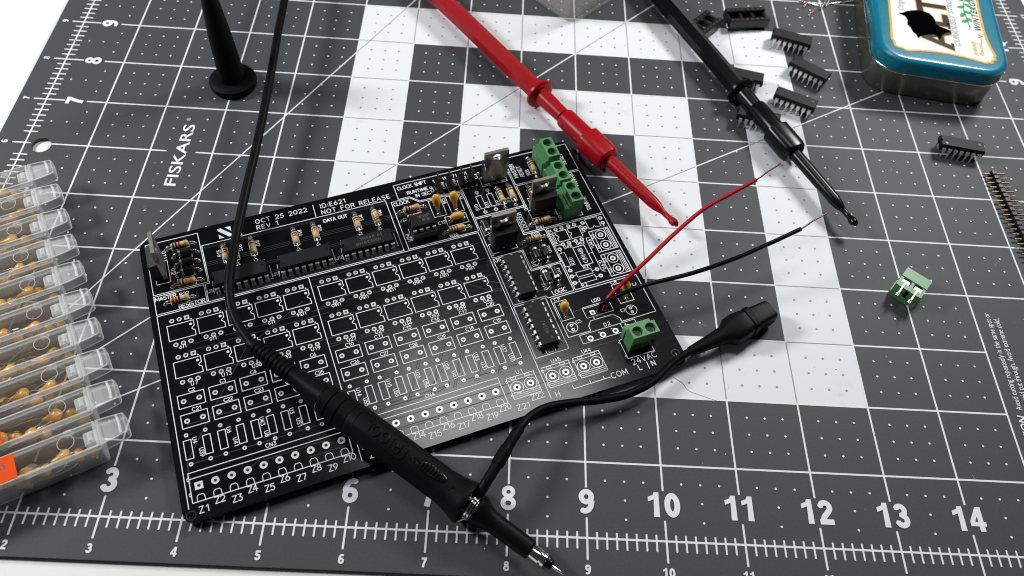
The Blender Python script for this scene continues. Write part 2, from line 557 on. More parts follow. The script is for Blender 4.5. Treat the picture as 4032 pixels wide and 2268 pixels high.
# 30, 45 and 60 degree lines from the origin
cell_line((0.9, 0.9 / math.sqrt(3)), (17.6, 17.6 / math.sqrt(3)), LW * .9)
cell_line((0.9, 0.9), (11.4, 11.4), LW * .9)
cell_line((0.62, 0.62 * math.sqrt(3)), (6.6, 6.6 * math.sqrt(3)), LW * .9)
o = gw.mb.build('grid_line_print', 'ink_white', mat_o, MO, smooth=0); o['kind'] = 'stuff'
o = gg.mb.build('grey_grid_line_print', 'ink_grey', mat_o, MO, smooth=0); o['kind'] = 'stuff'

dw, dg = Print(0.16, 0.0), Print(0.16, 0.0)
for i in range(0, 18):
    for j in range(0, 12):
        for a in (.25, .5, .75):
            for b in (.25, .5, .75):
                x, y = i + a, j + b
                if j == 0 and b < .6 and a != .5: continue
                if i == 0 and a < .6 and b != .5: continue
                if j == 11 and b > .4 and a != .5: continue
                if i == 17 and a > .4 and b != .5: continue
                if 2.3 < x < 2.7 and 5.0 < y < 6.85: continue
                if i >= 15 and 1 <= j <= 3 and x > 15.02 and x < 17: continue
                (dg if (i, j) in white else dw).dot(x * IN, y * IN, 0.42, 8)
o = dw.mb.build('dot_print', 'ink_white', mat_o, MO, smooth=0); o['kind'] = 'stuff'
o = dg.mb.build('grey_dot_print', 'ink_grey', mat_o, MO, smooth=0); o['kind'] = 'stuff'

nm = Print(0.16, 0.0005, 127)
def ell(cx, cy, rx, ry, a0=0, a1=360, n=20): return arc(cx, cy, rx, ry, a0, a1, n)
DG = {
 '0': ([(ell(.31, .5, .20, .385), .23)], []),
 '1': ([], [[(.22, 0), (.46, 0), (.46, 1), (.27, 1)], [(.27, 1), (.22, .88), (.02, .80), (.02, .61), (.22, .69), (.30, .73)]]),
 '2': ([(arc(.31, .69, .19, .195, 175, -25, 12) + [(.42, .52), (.22, .30), (.15, .12)], .22), ([(.03, .11), (.60, .11)], .22)], []),
 '3': ([(arc(.29, .70, .175, .185, 160, -85, 12), .215), (arc(.30, .305, .20, .20, 88, -165, 14), .225), ([(.22, .525), (.34, .515)], .17)], []),
 '4': ([([(.44, 0), (.44, 1)], .22), ([(.0, .30), (.64, .30)], .18), ([(.40, .93), (.08, .36)], .18)], []),
 '5': ([([(.12, .89), (.57, .89)], .215), ([(.17, .95), (.12, .50)], .20), (arc(.29, .325, .205, .215, 125, -162, 14), .22)], []),
 '6': ([(ell(.31, .315, .20, .205), .215), (arc(.37, .5, .265, .39, 185, 62, 12), .215)], []),
 '7': ([([(.03, .89), (.59, .89)], .22), ([(.49, .87), (.38, .62), (.28, .30), (.23, 0)], .23)], []),
 '8': ([(ell(.31, .735, .175, .165), .175), (ell(.31, .285, .21, .195), .185)], []),
}
DG['9'] = ([([(.62 - x, 1 - y) for x, y in pl], w_) for pl, w_ in DG['6'][0]], [])
def digits(text, origin, h, rotz=0.0):
    """heavy grotesque numerals, centred on origin, cap height h"""
    adv = .67 * h
    x0 = -adv * len(text) / 2 + .025 * h
    c, s_ = math.cos(rotz), math.sin(rotz)
    for k, ch in enumerate(text):
        T = lambda p: (origin[0] + (x0 + k * adv + p[0] * h) * c - p[1] * h * s_, origin[1] + (x0 + k * adv + p[0] * h) * s_ + p[1] * h * c)
        pls, polys = DG[ch]
        for pl, w_ in pls:
            q = [T(p) for p in pl]
            for i in range(len(q) - 1):
                (ax, ay), (bx, by) = q[i], q[i + 1]
                l = math.hypot(bx - ax, by - ay)
                if l < 1e-6: continue
                nx, ny = -(by - ay) / l * w_ * h / 2, (bx - ax) / l * w_ * h / 2
                nm.poly([(ax - nx, ay - ny), (bx - nx, by - ny), (bx + nx, by + ny), (ax + nx, ay + ny)])
                if i: nm.dot(ax, ay, w_ * h / 2, 14)
            if math.hypot(q[0][0] - q[-1][0], q[0][1] - q[-1][1]) < .01 * h: nm.dot(q[0][0], q[0][1], w_ * h / 2, 14)
        for pg in polys: nm.poly([T(p) for p in pg])
for i in range(1, 18):
    digits(str(i), mm((i, 0.305)), 0.325 * IN)
    digits(str(i), mm((i, -0.445)), 0.118 * IN)
for j in range(1, 12):
    digits(str(j), mm((-0.275, j)), 0.108 * IN, math.pi / 2)
    digits(str(j), mm((RX + 0.385, j)), 0.108 * IN, math.pi / 2)
    if j == 6: continue
    digits(str(j), mm((0.615, j)), 0.285 * IN, math.pi / 2)
    digits(str(j), mm((RX - 0.325, j)), 0.285 * IN, math.pi / 2)
nm.mb.build('numeral_print', 'ink_white', mat_o, MO, smooth=0)
lg = MB()
font_flat(lg, 'FISKARS', mm((2.585, 5.93)), 0.262 * IN, math.pi / 2, 0.16, 0.013 * 0.262 * IN, sx=1.47)
font_flat(lg, '®', mm((2.47, 6.73)), 0.085 * IN, math.pi / 2, 0.07)
lg.build('lettering_print', 'ink_white', mat_o, MO, smooth=0)
ct = MB()
font_flat(ct, 'CAUTION', mm((15.245, 1.28)), 0.155 * IN, math.pi / 2, 0.16, 0.022 * 0.155 * IN, shear=0.2, align='LEFT', sx=1.0)
font_flat(ct, 'Avoid cutting repeatedly in the same spot or', mm((15.245, 2.075)), 0.128 * IN, math.pi / 2, 0.16, 0.010, align='LEFT', sx=0.70)
font_flat(ct, 'to avoid cut through. Avoid extreme cold,', mm((15.375, 2.075)), 0.128 * IN, math.pi / 2, 0.16, 0.010, align='LEFT', sx=0.70)
font_flat(ct, 'Evitar cortar repetidamente las puntas pointes', mm((15.83, 1.95)), 0.128 * IN, math.pi / 2, 0.16, 0.010, align='LEFT', sx=0.70)
ct.build('caution_print', 'ink_white', mat_o, MO, smooth=0)

# fine specks of dust and lint on the mat
rd_ = random.Random(11)
dd, dl = MB(), MB()
for k in range(170):
    x, y = rd_.uniform(0, 17.5) * IN, rd_.uniform(-.3, 11.5) * IN
    r = rd_.choice((.09, .12, .16, .22))
    (dd if rd_.random() < .7 else dl).blob((x, y, .05), r * rd_.uniform(.7, 1.6), r, r * .5, 6, 4)
for k in range(26):
    x, y = rd_.uniform(1, 17) * IN, rd_.uniform(0, 11) * IN
    a_ = rd_.uniform(0, 6.28)
    l_ = rd_.uniform(1.2, 4.5)
    dl.tube(catmull([(x + l_ * t * math.cos(a_ + t * .8), y + l_ * t * math.sin(a_ + t * .8), .1) for t in (0, .35, .7, 1)], 3), .035, 5)
for m_, c_ in ((dd, 'ink_grey'), (dl, 'ink_white')):
    o = m_.build('dust', c_)
    o['kind'] = 'stuff'
    tag(o, 'dark dust specks scattered over the cutting mat' if c_ == 'ink_grey' else 'pale lint and dust scattered over the cutting mat', 'dust')
hs = thing('hair_strand', 'thin dark hair lying on the white square beside the booted clip', 'hair', (261, 59, .1))
MB().tube(catmull([(0, 0, 0), (3.2, -2.2, .05), (5.0, -5.0, 0), (9.0, -6.6, .05), (15.0, -8.6, 0)], 5), .05, 5).build('hair_fibre', 'ink_grey', hs, smooth=60)

# ================================================================== CIRCUIT BOARD
BW, BH, BR = 175.93, 113.91, 4.0
BANG = math.radians(22.2675)
pcb = thing('circuit_board', 'large black circuit board with white printed outlines, partly filled with parts', 'circuit board', (60.734, 102.541, 3.2), (0, 0, BANG))
def uv(u, v): return (u, -v)

sk = Print(0.05)
SW, ST = 0.27, 0.21
pads = []     # (u, v, hole r, ring r, square)
blobs = []    # soldered joints
def RECT(u0, v0, u1, v1, w_=SW): sk.rect(u0, -v0, u1, -v1, w_)
def POLY(pts, w_=SW, closed=True): sk.line([uv(*p) for p in pts], w_, closed)
def TX(t, u0, v0, u1, v1, h, w_=ST):
    for pl in strokes(t, uv(u0, v0), uv(u1, v1), h):
        sk.line(pl, w_)
# --- zone outlines
POLY([(2.2, 2.1), (21.3, 2.1), (21.5, 25.8), (2.2, 25.8)])
POLY([(2.2, 26.5), (19.8, 26.5), (19.8, 34.5), (2.2, 34.5)])
POLY([(21.9, 8.6), (93.4, 8.6), (93.4, 34.5), (20.3, 34.5), (20.3, 26.5), (21.9, 26.5)])
POLY([(98.5, 2.1), (145.4, 2.1), (145.4, 28.0), (124.3, 28.0), (124.3, 12.9), (106.4, 12.9), (103.0, 9.6), (98.5, 9.6)])
POLY([(95.3, 10.2), (103.0, 10.2), (106.2, 13.5), (123.7, 13.5), (123.7, 34.5), (95.3, 34.5)])
POLY([(124.3, 28.7), (139.9, 28.7), (139.9, 41.9), (148.8, 41.9), (148.8, 58.3), (136.9, 58.3), (136.9, 48.6), (124.3, 48.6)])
POLY([(146.0, 1.9), (174.3, 1.9), (174.1, 16.8), (146.0, 16.8)])
POLY([(146.0, 17.5), (174.0, 17.5), (174.0, 41.2), (140.5, 41.2), (140.5, 28.7), (146.0, 28.7)])
POLY([(149.4, 41.9), (174.0, 41.9), (173.8, 72.2), (149.0, 72.2)])
POLY([(124.3, 49.2), (136.3, 49.2), (136.3, 58.9), (148.4, 58.9), (148.4, 72.3), (137.8, 72.3), (137.4, 71.2), (124.3, 71.2)])
POLY([(124.1, 72.0), (136.9, 72.0), (136.8, 94.7), (124.1, 94.7)])
POLY([(138.4, 73.1), (174.0, 73.1), (173.9, 90.5), (159.9, 90.5), (159.8, 88.8), (157.9, 86.6), (148.9, 86.6), (147.4, 88.4), (147.3, 90.5), (138.4, 90.5)])
POLY([(2.1, 109.0), (2.2, 35.2), (123.3, 35.2), (123.3, 110.8)], SW, False)
POLY([(56.4, 35.2), (56.6, 96.8)], SW, False)
POLY([(56.4, 105.2), (56.4, 111.4)], SW, False)
POLY([(65.7, 2.0), (65.6, 8.0)], SW, False)
POLY([(37.1, 2.0), (37.0, 8.0)], SW, False)
# --- optocoupler footprints
opto_l = [['U9', 'U5', 'U1', 'U2', 'U34'], ['U7', 'U13', 'U30', 'U32', 'U19']]
opto_r = [['U40', 'U50', 'U38', 'U60', 'U57', 'U54'], ['U27', 'U29', 'U36', 'U52', 'U59', 'U42']]
def opto(u0, vt, name, flip):
    for k in range(3):
        pads.append((u0 + 2.55 * k, vt, 0.48, 0.88, k == 2))
        pads.append((u0 + 2.55 * k, vt + 10.2, 0.48, 0.88, False))
    a, b, c, d = u0 - 1.9, u0 + 7.15, vt + 1.85, vt + 8.25
    POLY([(b, c + 2.3), (b, c), (a, c), (a, d), (b, d), (b, c + 4.2)] + [(b - 0.95 * math.sin(math.pi * k / 6), c + 4.2 - 1.9 * k / 6) for k in range(1, 7)], SW, False)
    sk.dot(u0 + 6.05, -(vt + 3.25), 0.5, 12)
    sk.dot(u0 + 6.5, -(vt + 1.15), 0.28, 8)
    lw = 1.0 * len(name) + 0.15
    if flip: TX(name, u0 + 1.0 + lw, vt + 10.95, u0 + 1.0, vt + 10.95, 1.3)
    else: TX(name, u0 + 2.6, vt + 12.4, u0 + 2.6 + lw, vt + 12.4, 1.3)
for r in range(2):
    for k, nme in enumerate(opto_l[r]): opto(6.8 + 10.25 * k, 38.6 if r == 0 else 54.0, nme, r == 0)
    for k, nme in enumerate(opto_r[r]): opto(60.5 + 10.3 * k, 38.7 if r == 0 else 54.4, nme, r == 0)
# --- capacitor footprints
for r, (v, lab) in enumerate(((71.55, ['C2', 'C3', 'C4', 'C5', 'C6', None, 'C10', 'C11', 'C15', 'C16', 'C17', 'C20']), (79.05, ['C21', 'C22', 'C23', 'C24', 'C25', None, 'C26', 'C27', 'C28', 'C29', 'C18', 'C19']))):
    for k, nme in enumerate(lab):
        if nme is None: continue
        u = 6.05 + 10.32 * k if k < 5 else 59.85 + 10.58 * (k - 6)
        pads.append((u, v, 0.45, 0.92, False)); pads.append((u + 5.1, v, 0.45, 0.92, False))
        RECT(u - 1.75, v - 2.5, u + 6.85, v + 2.5)
        TX(nme, u + 2.2, v - 2.95, u + 2.2 + 0.95 * len(nme), v - 2.95, 1.3)
# --- narrow footprints
left_u = [5.0, 11.1, 15.9, 21.9, 26.7, 31.8, 36.6, 42.6, 47.3, 53.3]
right_u = [59.4, 65.4, 70.0, 76.0, 80.4, 86.5, 90.9, 97.0, 101.9, 107.8, 112.3, 118.2]
names_l = ['U4', 'U39', 'U6', 'U41', 'U43', 'U8', 'U3', 'U51', 'U12', 'U53']
names_r = ['U14', 'U55', 'U15', 'U56', 'U26', 'U58', 'U28', 'U61', 'U33', 'U31', 'U37', 'U35']
right_side = {'U4', 'U6', 'U43', 'U3', 'U12', 'U14', 'U15', 'U26', 'U28', 'U33', 'U37'}
for us, ns in ((left_u, names_l), (right_u, names_r)):
    for u, nme in zip(us, ns):
        pads.append((u, 84.0, 0.30, 0.72, False)); pads.append((u, 94.5, 0.30, 0.72, False))
        RECT(u - 1.2, 85.9, u + 1.2, 92.65)
        l = 1.0 * len(nme)
        if nme in right_side: TX(nme, u + 1.7, 85.6, u + 1.7, 85.6 + l, 1.3)
        else: TX(nme, u - 2.9, 93.0 - l, u - 2.9, 93.0, 1.3)
# --- screw connector footprints
for c0, zn in ((6.2, 1), (60.35, 11)):
    a, b = c0 - 2.7, c0 + 48.2
    POLY([(a, 97.4), (b, 97.4), (b, 107.6), (a, 107.6)])
    POLY([(a, 99.5), (b, 99.5)], SW, False)
    sk.rect(a - .5, -99.0, a + .05, -100.0, ST); sk.rect(a - .5, -104.2, a + .05, -105.2, ST)
    for k in range(10):
        u = c0 + 5.075 * k
        pads.append((u, 102.3, 0.58, 1.28, zn == 1 and k == 0))
        POLY([(u - 1.2, 107.4), (u - 1.1, 105.9), (u - .6, 105.35), (u + .7, 105.35), (u + 1.2, 105.9), (u + 1.3, 107.4)], ST, False)
        n_ = 'Z%d' % (zn + k)
        l = 2.9 if len(n_) == 2 else 4.1
        lo = k % 2 == 0
        TX(n_, u - 1.1, 111.5 if lo else 110.0, u - 1.1 + l, 111.5 if lo else 110.0, 2.1, 0.26)
TX('CN3', 28.4, 96.8, 31.7, 96.8, 1.3); TX('CN4', 82.6, 96.8, 85.8, 96.8, 1.3)
TX('Z21', 110.9, 111.6, 115.4, 111.6, 2.1, 0.26); TX('Z22', 116.8, 109.6, 121.4, 109.6, 2.1, 0.26)
TX('H', 125.4, 111.2, 127.0, 111.2, 2.0, 0.26)
# --- two-way terminal footprints
def term_h(u, v, nme):
    RECT(u, v, u + 10.2, v + 8.3)
    for dv in (1.2, 6.1, 6.85, 7.55): POLY([(u, v + dv), (u + 10.2, v + dv)], ST, False)
    for du in (2.55, 7.6):
        sk.ring(u + du, -(v + 4.15), 2.25, 0.26)
        pads.append((u + du, v + 4.15, 0.6, 1.25, False))
        sk.rect(u + du - .9, -(v + .15), u + du + .8, -(v + .95), ST)
    sk.rect(u - .5, -(v + .9), u, -(v + 1.6), ST); sk.rect(u - .5, -(v + 6.4), u, -(v + 7.1), ST)
    l = 1.1 * len(nme)
    TX(nme, u + 4.3, v - .6, u + 4.3 + l, v - .6, 1.4)
term_h(136.4, 98.9, 'U44'); term_h(124.5, 98.9, 'U45'); term_h(111.1, 98.9, 'U1')
def term_v(u, v):
    RECT(u, v, u + 8.2, v + 10.4)
    for du in (1.3, 6.4, 7.1, 7.7): POLY([(u + du, v), (u + du, v + 10.4)], ST, False)
    for dv in (2.7, 7.8):
        sk.ring(u + 4.05, -(v + dv), 2.05, 0.26)
        pads.append((u + 4.05, v + dv, 0.6, 1.1, False))
        sk.rect(u + .15, -(v + dv - .9), u + .95, -(v + dv + .8), ST)
term_v(164.8, 48.6); term_v(164.7, 60.5)
TX('U46', 164.2, 55.4, 164.2, 52.1, 1.3); TX('U63', 164.2, 66.9, 164.2, 63.4, 1.3)
POLY([(163.9, 51.3), (162.9, 51.0), (162.5, 51.6), (162.4, 56.2), (163.5, 56.2)], ST, False)
POLY([(162.4, 56.2), (162.2, 66.9), (163.3, 68.1)], ST, False)
POLY([(160.5, 58.2), (162.4, 58.2)], ST, False); POLY([(162.3, 62.8), (164.0, 62.8)], ST, False)
RECT(155.4, 97.5, 165.9, 105.5)
sk.rect(154.9, -98.2, 155.4, -98.9, ST); sk.rect(154.9, -103.9, 155.4, -104.6, ST)
TX('24VAC', 156.1, 108.4, 165.8, 108.0, 2.2, 0.27); TX('L', 157.4, 111.0, 158.8, 111.0, 1.9, 0.27); TX('N', 162.6, 110.9, 164.2, 110.9, 1.9, 0.27)
POLY([(161.1, 108.9), (161.0, 111.5)], SW, False)
POLY([(132.1, 108.9), (132.2, 110.1), (146.2, 110.1)], SW, False); POLY([(138.7, 109.0), (138.7, 110.1)], SW, False); POLY([(143.9, 109.0), (143.9, 110.1)], SW, False)
TX('COM', 146.7, 110.9, 152.8, 110.9, 2.1, 0.27)
# --- small empty packages top right
def dip4(u0, v0, nme):
    POLY([(u0, v0 + 1.7), (u0, v0), (u0 + 4.7, v0), (u0 + 4.7, v0 + 5.1), (u0, v0 + 5.1), (u0, v0 + 3.4)] + [(u0 + .85 * math.sin(math.pi * k / 6), v0 + 3.4 - 1.7 * k / 6) for k in range(1, 7)], ST, False)
    for du in (.95, 3.5):
        pads.append((u0 + du, v0 - 1.2, .45, .85, False)); pads.append((u0 + du, v0 + 6.5, .45, .85, False))
    sk.dot(u0 - .25, -(v0 + 6.4), .28, 8)
dip4(151.85, 44.5, 'U48'); dip4(157.3, 44.5, 'U62')
TX('U48', 152.6, 53.3, 155.8, 53.3, 1.3); TX('U62', 158.0, 53.1, 161.2, 53.1, 1.3)
POLY([(168.9, 47.2), (170.9, 47.2), (170.9, 42.4), (165.7, 42.4), (165.7, 47.2), (167.4, 47.2)] + [(167.4 + .25 * k, 47.2 - .85 * math.sin(math.pi * k / 6)) for k in range(1, 7)], ST, False)
for p in ((164.4, 43.6), (164.4, 46.2), (172.2, 43.5), (172.2, 46.0)): pads.append((*p, .45, .85, False))
sk.dot(172.1, -47.3, .28, 8)
TX('U49', 163.6, 48.0, 163.6, 44.6, 1.2)
RECT(155.7, 53.8, 160.5, 62.8); TX('C|R|A|B', 158.9, 61.9, 158.9, 54.9, 1.6)
def res_v(u, va, vb):
    RECT(u - 1.1, va + 2.0, u + 1.1, vb - 2.0, ST); POLY([(u, va + .9), (u, va + 2)], ST, False); POLY([(u, vb - 2), (u, vb - .9)], ST, False)
def res_h(v, ua, ub):
    RECT(ua + 2.0, v - 1.1, ub - 2.1, v + 1.1, ST); POLY([(ua + .9, v), (ua + 2, v)], ST, False); POLY([(ub - 2.1, v), (ub - .9, v)], ST, False)
for (u, va, vb) in ((129.45, 15.8, 26.4), (134.0, 15.9, 26.4), (150.65, 52.8, 63.4)):
    res_v(u, va, vb); pads += [(u, va, .42, .85, False), (u, vb, .42, .85, False)]
for (v, ua, ub) in ((66.1, 150.2, 160.7), (69.25, 150.1, 160.9)):
    res_h(v, ua, ub); pads += [(ua, v, .42, .85, False), (ub, v, .42, .85, False)]
TX('R10', 127.6, 24.6, 127.6, 21.7, 1.3); TX('R11', 132.2, 24.5, 132.2, 21.8, 1.3); TX('R9', 136.4, 24.6, 136.4, 22.3, 1.3); TX('R8', 140.9, 24.4, 140.9, 22.2, 1.3)
TX('R30', 153.7, 61.3, 153.7, 57.9, 1.3); TX('R21', 156.0, 64.4, 158.8, 64.3, 1.3); TX('R2', 152.1, 72.0, 154.3, 71.9, 1.3)
# --- words
TX('OCT 25 2022', 43.0, 4.5, 62.9, 4.5, 2.0, .27); TX('REV 1', 43.0, 7.5, 51.1, 7.5, 2.0, .27)
TX('ID:E621', 68.3, 4.6, 78.3, 4.6, 2.0, .27); TX('NOT FOR RELEASE', 68.2, 7.75, 95.5, 7.85, 2.0, .27)
TX('DATA OUT', 67.9, 12.0, 77.1, 12.0, 1.5, .26)
TX('CLOCK SHIFT', 99.6, 5.0, 111.6, 4.9, 1.6, .26); TX('RUNTIME', 102.8, 8.3, 111.2, 8.3, 1.5, .26); TX('IN SEC', 105.5, 10.7, 111.6, 10.7, 1.5, .26)
TX('CLOCK', 95.9, 12.6, 102.2, 12.5, 1.6, .26)
TX('MASTER', 2.6, 28.7, 9.8, 28.7, 1.6, .26); TX('RESISTOR', 10.1, 34.1, 19.2, 34.2, 1.6, .26)
TX('R22', 11.1, 29.0, 14.2, 28.9, 1.4); TX('R24', 11.4, 5.6, 14.6, 5.6, 1.3); TX('R33', 11.2, 22.5, 14.2, 22.5, 1.3); TX('D7', 14.8, 17.6, 17.0, 17.6, 1.2)
TX('Q12', 9.7, 15.8, 9.7, 18.6, 1.4); TX('Q11', 7.6, 6.8, 7.6, 10.2, 1.3)
TX('R15', 28.1, 15.6, 28.1, 12.7, 1.3)
for u in (33.1, 39.7, 55.85, 63.5, 79.85, 87.5):
    TX({33.1: 'R23', 39.7: 'R17', 55.85: 'R14', 63.5: 'R18', 79.85: 'R13', 87.5: 'R16'}[u], u + 1.45, 12.7, u + 1.45, 15.4, 1.3)
for u, t in ((20.6, 'U16'), (44.2, 'U17'), (68.0, 'U18')): TX(t, u, 30.8, u + 2.8, 30.8, 1.4)
TX('C14', 114.9, 14.8, 114.9, 17.3, 1.2); TX('C13', 122.2, 14.4, 122.2, 17.0, 1.2); TX('C12', 109.9, 26.9, 112.8, 26.8, 1.4); TX('R26', 112.4, 34.3, 115.5, 34.2, 1.4)
TX('CN9', 113.4, 10.1, 113.4, 7.2, 1.3); TX('CN10', 118.2, 9.8, 118.2, 6.3, 1.3); TX('CN11', 123.1, 9.6, 123.1, 6.2, 1.3); TX('CN12', 127.8, 9.4, 127.8, 6.0, 1.3)
TX('1', 114.4, 5.6, 114.9, 5.6, 1.4); TX('11', 118.6, 5.2, 120.0, 5.2, 1.4); TX('71', 122.8, 5.2, 124.6, 5.2, 1.4); TX('131', 126.4, 5.2, 128.8, 5.2, 1.4)
TX('U24', 97.6, 30.9, 97.6, 27.3, 1.4)
TX('LOCKOUT', 142.7, 39.8, 142.6, 30.6, 1.6, .26); TX('MASTER', 148.6, 13.4, 148.7, 5.8, 1.6, .26); TX('RESET', 151.2, 13.5, 151.2, 7.7, 1.6, .26); TX('R28', 153.9, 13.5, 153.9, 10.6, 1.4)
TX('RESET', 170.6, 12.5, 170.6, 6.6, 1.6, .26); TX('TANK-B', 170.6, 25.5, 170.7, 18.4, 1.6, .26); TX('TANK-A', 170.7, 38.4, 170.8, 31.6, 1.6, .26)
TX('R27', 149.3, 28.0, 149.3, 25.0, 1.4); TX('Q10', 146.2, 30.6, 146.2, 27.9, 1.4); TX('Q9', 132.6, 8.6, 132.6, 6.6, 1.4); TX('R37', 146.0, 40.8, 149.1, 40.7, 1.4); TX('R25', 142.8, 43.7, 146.1, 43.5, 1.4); TX('U22', 157.6, 39.2, 157.6, 35.9, 1.3)
TX('TRIGGER', 151.1, 51.3, 151.1, 42.9, 1.4); TX('U11', 124.9, 50.9, 127.1, 50.7, 1.4); TX('LOGIC', 140.3, 71.7, 145.9, 71.5, 1.8, .26)
TX('D9', 139.1, 57.2, 139.1, 55.0, 1.3); TX('D10', 146.0, 50.0, 146.0, 53.0, 1.3); TX('D13', 139.2, 68.6, 139.2, 65.6, 1.3); TX('D12', 145.6, 61.0, 145.6, 63.8, 1.3)
TX('C8', 163.1, 74.3, 165.3, 74.2, 1.3); TX('C9', 139.6, 74.5, 141.8, 74.5, 1.3); TX('U20', 152.9, 79.6, 156.2, 79.5, 1.4); TX('DC', 172.2, 79.2, 172.2, 76.4, 1.6, .26)
TX('C7', 161.5, 86.9, 163.1, 86.9, 1.3); TX('C5', 143.6, 86.0, 145.6, 86.0, 1.3); TX('D2', 153.0, 90.5, 155.3, 90.4, 1.4); TX('NOT', 128.6, 94.1, 132.5, 94.0, 1.8, .26)
# --- other outlines
RECT(4.0, 11.2, 8.9, 21.5, ST); RECT(132.9, 9.0, 143.6, 13.6, ST); POLY([(132.9, 12.9), (143.6, 12.9)], ST, False)
RECT(125.0, 42.1, 135.4, 46.8, ST); sk.dot(125.1, -47.5, .35, 10); RECT(146.0, 31.1, 156.5, 35.5, ST); sk.dot(145.9, -36.2, .35, 10)
RECT(139.0, 75.0, 143.8, 83.4, ST); RECT(162.8, 74.7, 168.4, 83.3, ST); RECT(148.1, 80.5, 159.0, 85.2, ST); POLY([(148.1, 81.0), (159.0, 81.0)], ST, False); sk.dot(150.6, -85.9, .35, 10)
RECT(142.5, 91.1, 164.7, 94.7, ST); POLY([(158.9, 91.1), (158.9, 94.7)], ST, False)
for u, t in ((144.6, '-'), (149.6, '~'), (154.7, '~'), (160.3, '+')): TX(t, u, 92.5, u + .6, 92.5, 1.0)
sk.ring(141.4, -87.0, 2.05, .27); sk.ring(165.4, -87.1, 2.1, .27)
TX('+', 141.9, 86.3, 142.6, 86.3, .9); TX('+', 166.1, 86.3, 166.8, 86.3, .9)
for p in ((141.4, 86.1), (141.4, 87.9), (165.4, 86.2), (165.4, 88.0)): pads.append((*p, .33, .62, False))
for u in (145.9, 150.9, 156.0, 161.4): pads.append((u, 93.4, .6, 1.15, False))
pads.append((151.1, 83.5, .5, .95, True))
RECT(116.6, 14.1, 121.9, 22.9, ST); RECT(109.4, 14.2, 114.5, 22.9, ST); RECT(113.2, 24.0, 121.7, 28.9, ST)
for u in (114.4, 119.0, 123.9, 128.5): POLY([(u + .3, 7.3), (u, 7.3), (u, 12.3), (u + 2.5, 12.3), (u + 2.5, 11.8)], ST, False)
RECT(158.1, 4.7, 166.2, 15.2, ST); RECT(158.1, 17.6, 166.0, 28.1, ST); RECT(158.0, 29.6, 166.2, 39.8, ST)
for v in (5.5, 12.8, 18.4, 26.0, 31.0, 37.4): sk.rect(158.15, -v, 159.2, -(v + 1.2), ST)
for (u0, v0, u1, v1) in ((25.0, 0, 0, 0), (48.7, 0, 0, 0), (73.0, 0, 0, 0)):
    POLY([(u0 - 2.0, 26.0), (u0 - 2.2, 28.0)], ST, False); POLY([(u0 - 2.2, 29.0), (u0 - 2.2, 31.5)], ST, False); POLY([(u0 + 18.9, 25.6), (u0 + 19.0, 31.6), (u0 + 18.4, 31.6)], ST, False)
POLY([(126.9, 69.0), (126.9, 70.5), (133.9, 70.4), (133.9, 69.0)], ST, False)
POLY([(98.5, 25.2), (97.9, 25.2), (97.9, 27.0)], ST, False); POLY([(97.9, 29.0), (97.9, 31.0), (98.4, 31.0)], ST, False)
# logo: slanted bar with two wedges
sk.poly([uv(28.6, 2.5), uv(28.8, 3.7), uv(32.4, 7.4), uv(33.6, 7.4), uv(33.4, 6.2), uv(29.9, 2.5)])
sk.poly([uv(28.7, 5.2), uv(28.7, 7.4), uv(30.6, 7.4)]); sk.poly([uv(31.4, 2.5), uv(33.6, 2.5), uv(33.6, 4.9)])

# --- holes: measured parts first (their pads), then the slab
RES = [  # pad a, pad b, bands
 ((9.3, 6.4), (19.6, 6.4), 'brown black red gold'), ((5.8, 30.8), (16.2, 30.8), 'red red black gold'), ((9.1, 24.0), (19.7, 24.0), 'brown black orange gold'),
 ((29.5, 10.4), (29.4, 21.2), 'brown black red gold'), ((33.2, 10.5), (33.1, 21.2), 'brown black orange gold'), ((39.7, 10.4), (39.7, 21.1), 'brown black orange gold'),
 ((55.8, 11.0), (55.9, 21.5), 'brown black red gold'), ((63.6, 10.9), (63.4, 21.5), 'brown black orange gold'), ((79.9, 10.9), (79.8, 21.6), 'brown black red gold'),
 ((87.5, 21.5), (87.5, 10.9), 'brown black orange gold'), ((96.7, 16.3), (107.3, 16.4), 'brown black orange gold'), ((96.9, 20.7), (107.4, 20.6), 'brown black orange gold'),
 ((110.3, 31.5), (121.2, 31.5), 'brown black red gold'), ((137.9, 15.9), (137.8, 26.8), 'brown black green gold'), ((142.7, 15.4), (142.4, 26.5), 'brown black yellow gold'),
 ((150.3, 18.8), (150.2, 29.4), 'brown black red gold'), ((156.1, 4.6), (155.8, 15.4), 'brown black red gold'), ((144.2, 38.2), (154.8, 38.1), 'brown black red gold'),
 ((137.2, 45.5), (147.7, 45.4), 'brown black red gold')]
DIO = [((11.4, 10.9), (19.9, 10.8)), ((11.4, 15.4), (19.8, 15.2)), ((11.5, 19.6), (19.6, 19.5)), ((126.7, 39.4), (126.6, 30.7)), ((140.5, 48.6), (140.3, 57.2)),
       ((144.3, 48.5), (144.1, 57.0)), ((140.4, 60.0), (140.3, 68.3)), ((143.9, 68.2), (144.0, 59.9))]
for (a, b, *_) in RES: res_h(a[1], a[0], b[0]) if abs(a[1] - b[1]) < 1 else res_v(a[0], min(a[1], b[1]), max(a[1], b[1]))
for (a, b) in DIO:
    if abs(a[1] - b[1]) < 1: RECT(a[0] + 2, a[1] - 1.5, b[0] - 2, a[1] + 1.5, ST)
    else: RECT(a[0] - 1.5, min(a[1], b[1]) + 2, a[0] + 1.5, max(a[1], b[1]) - 2, ST)

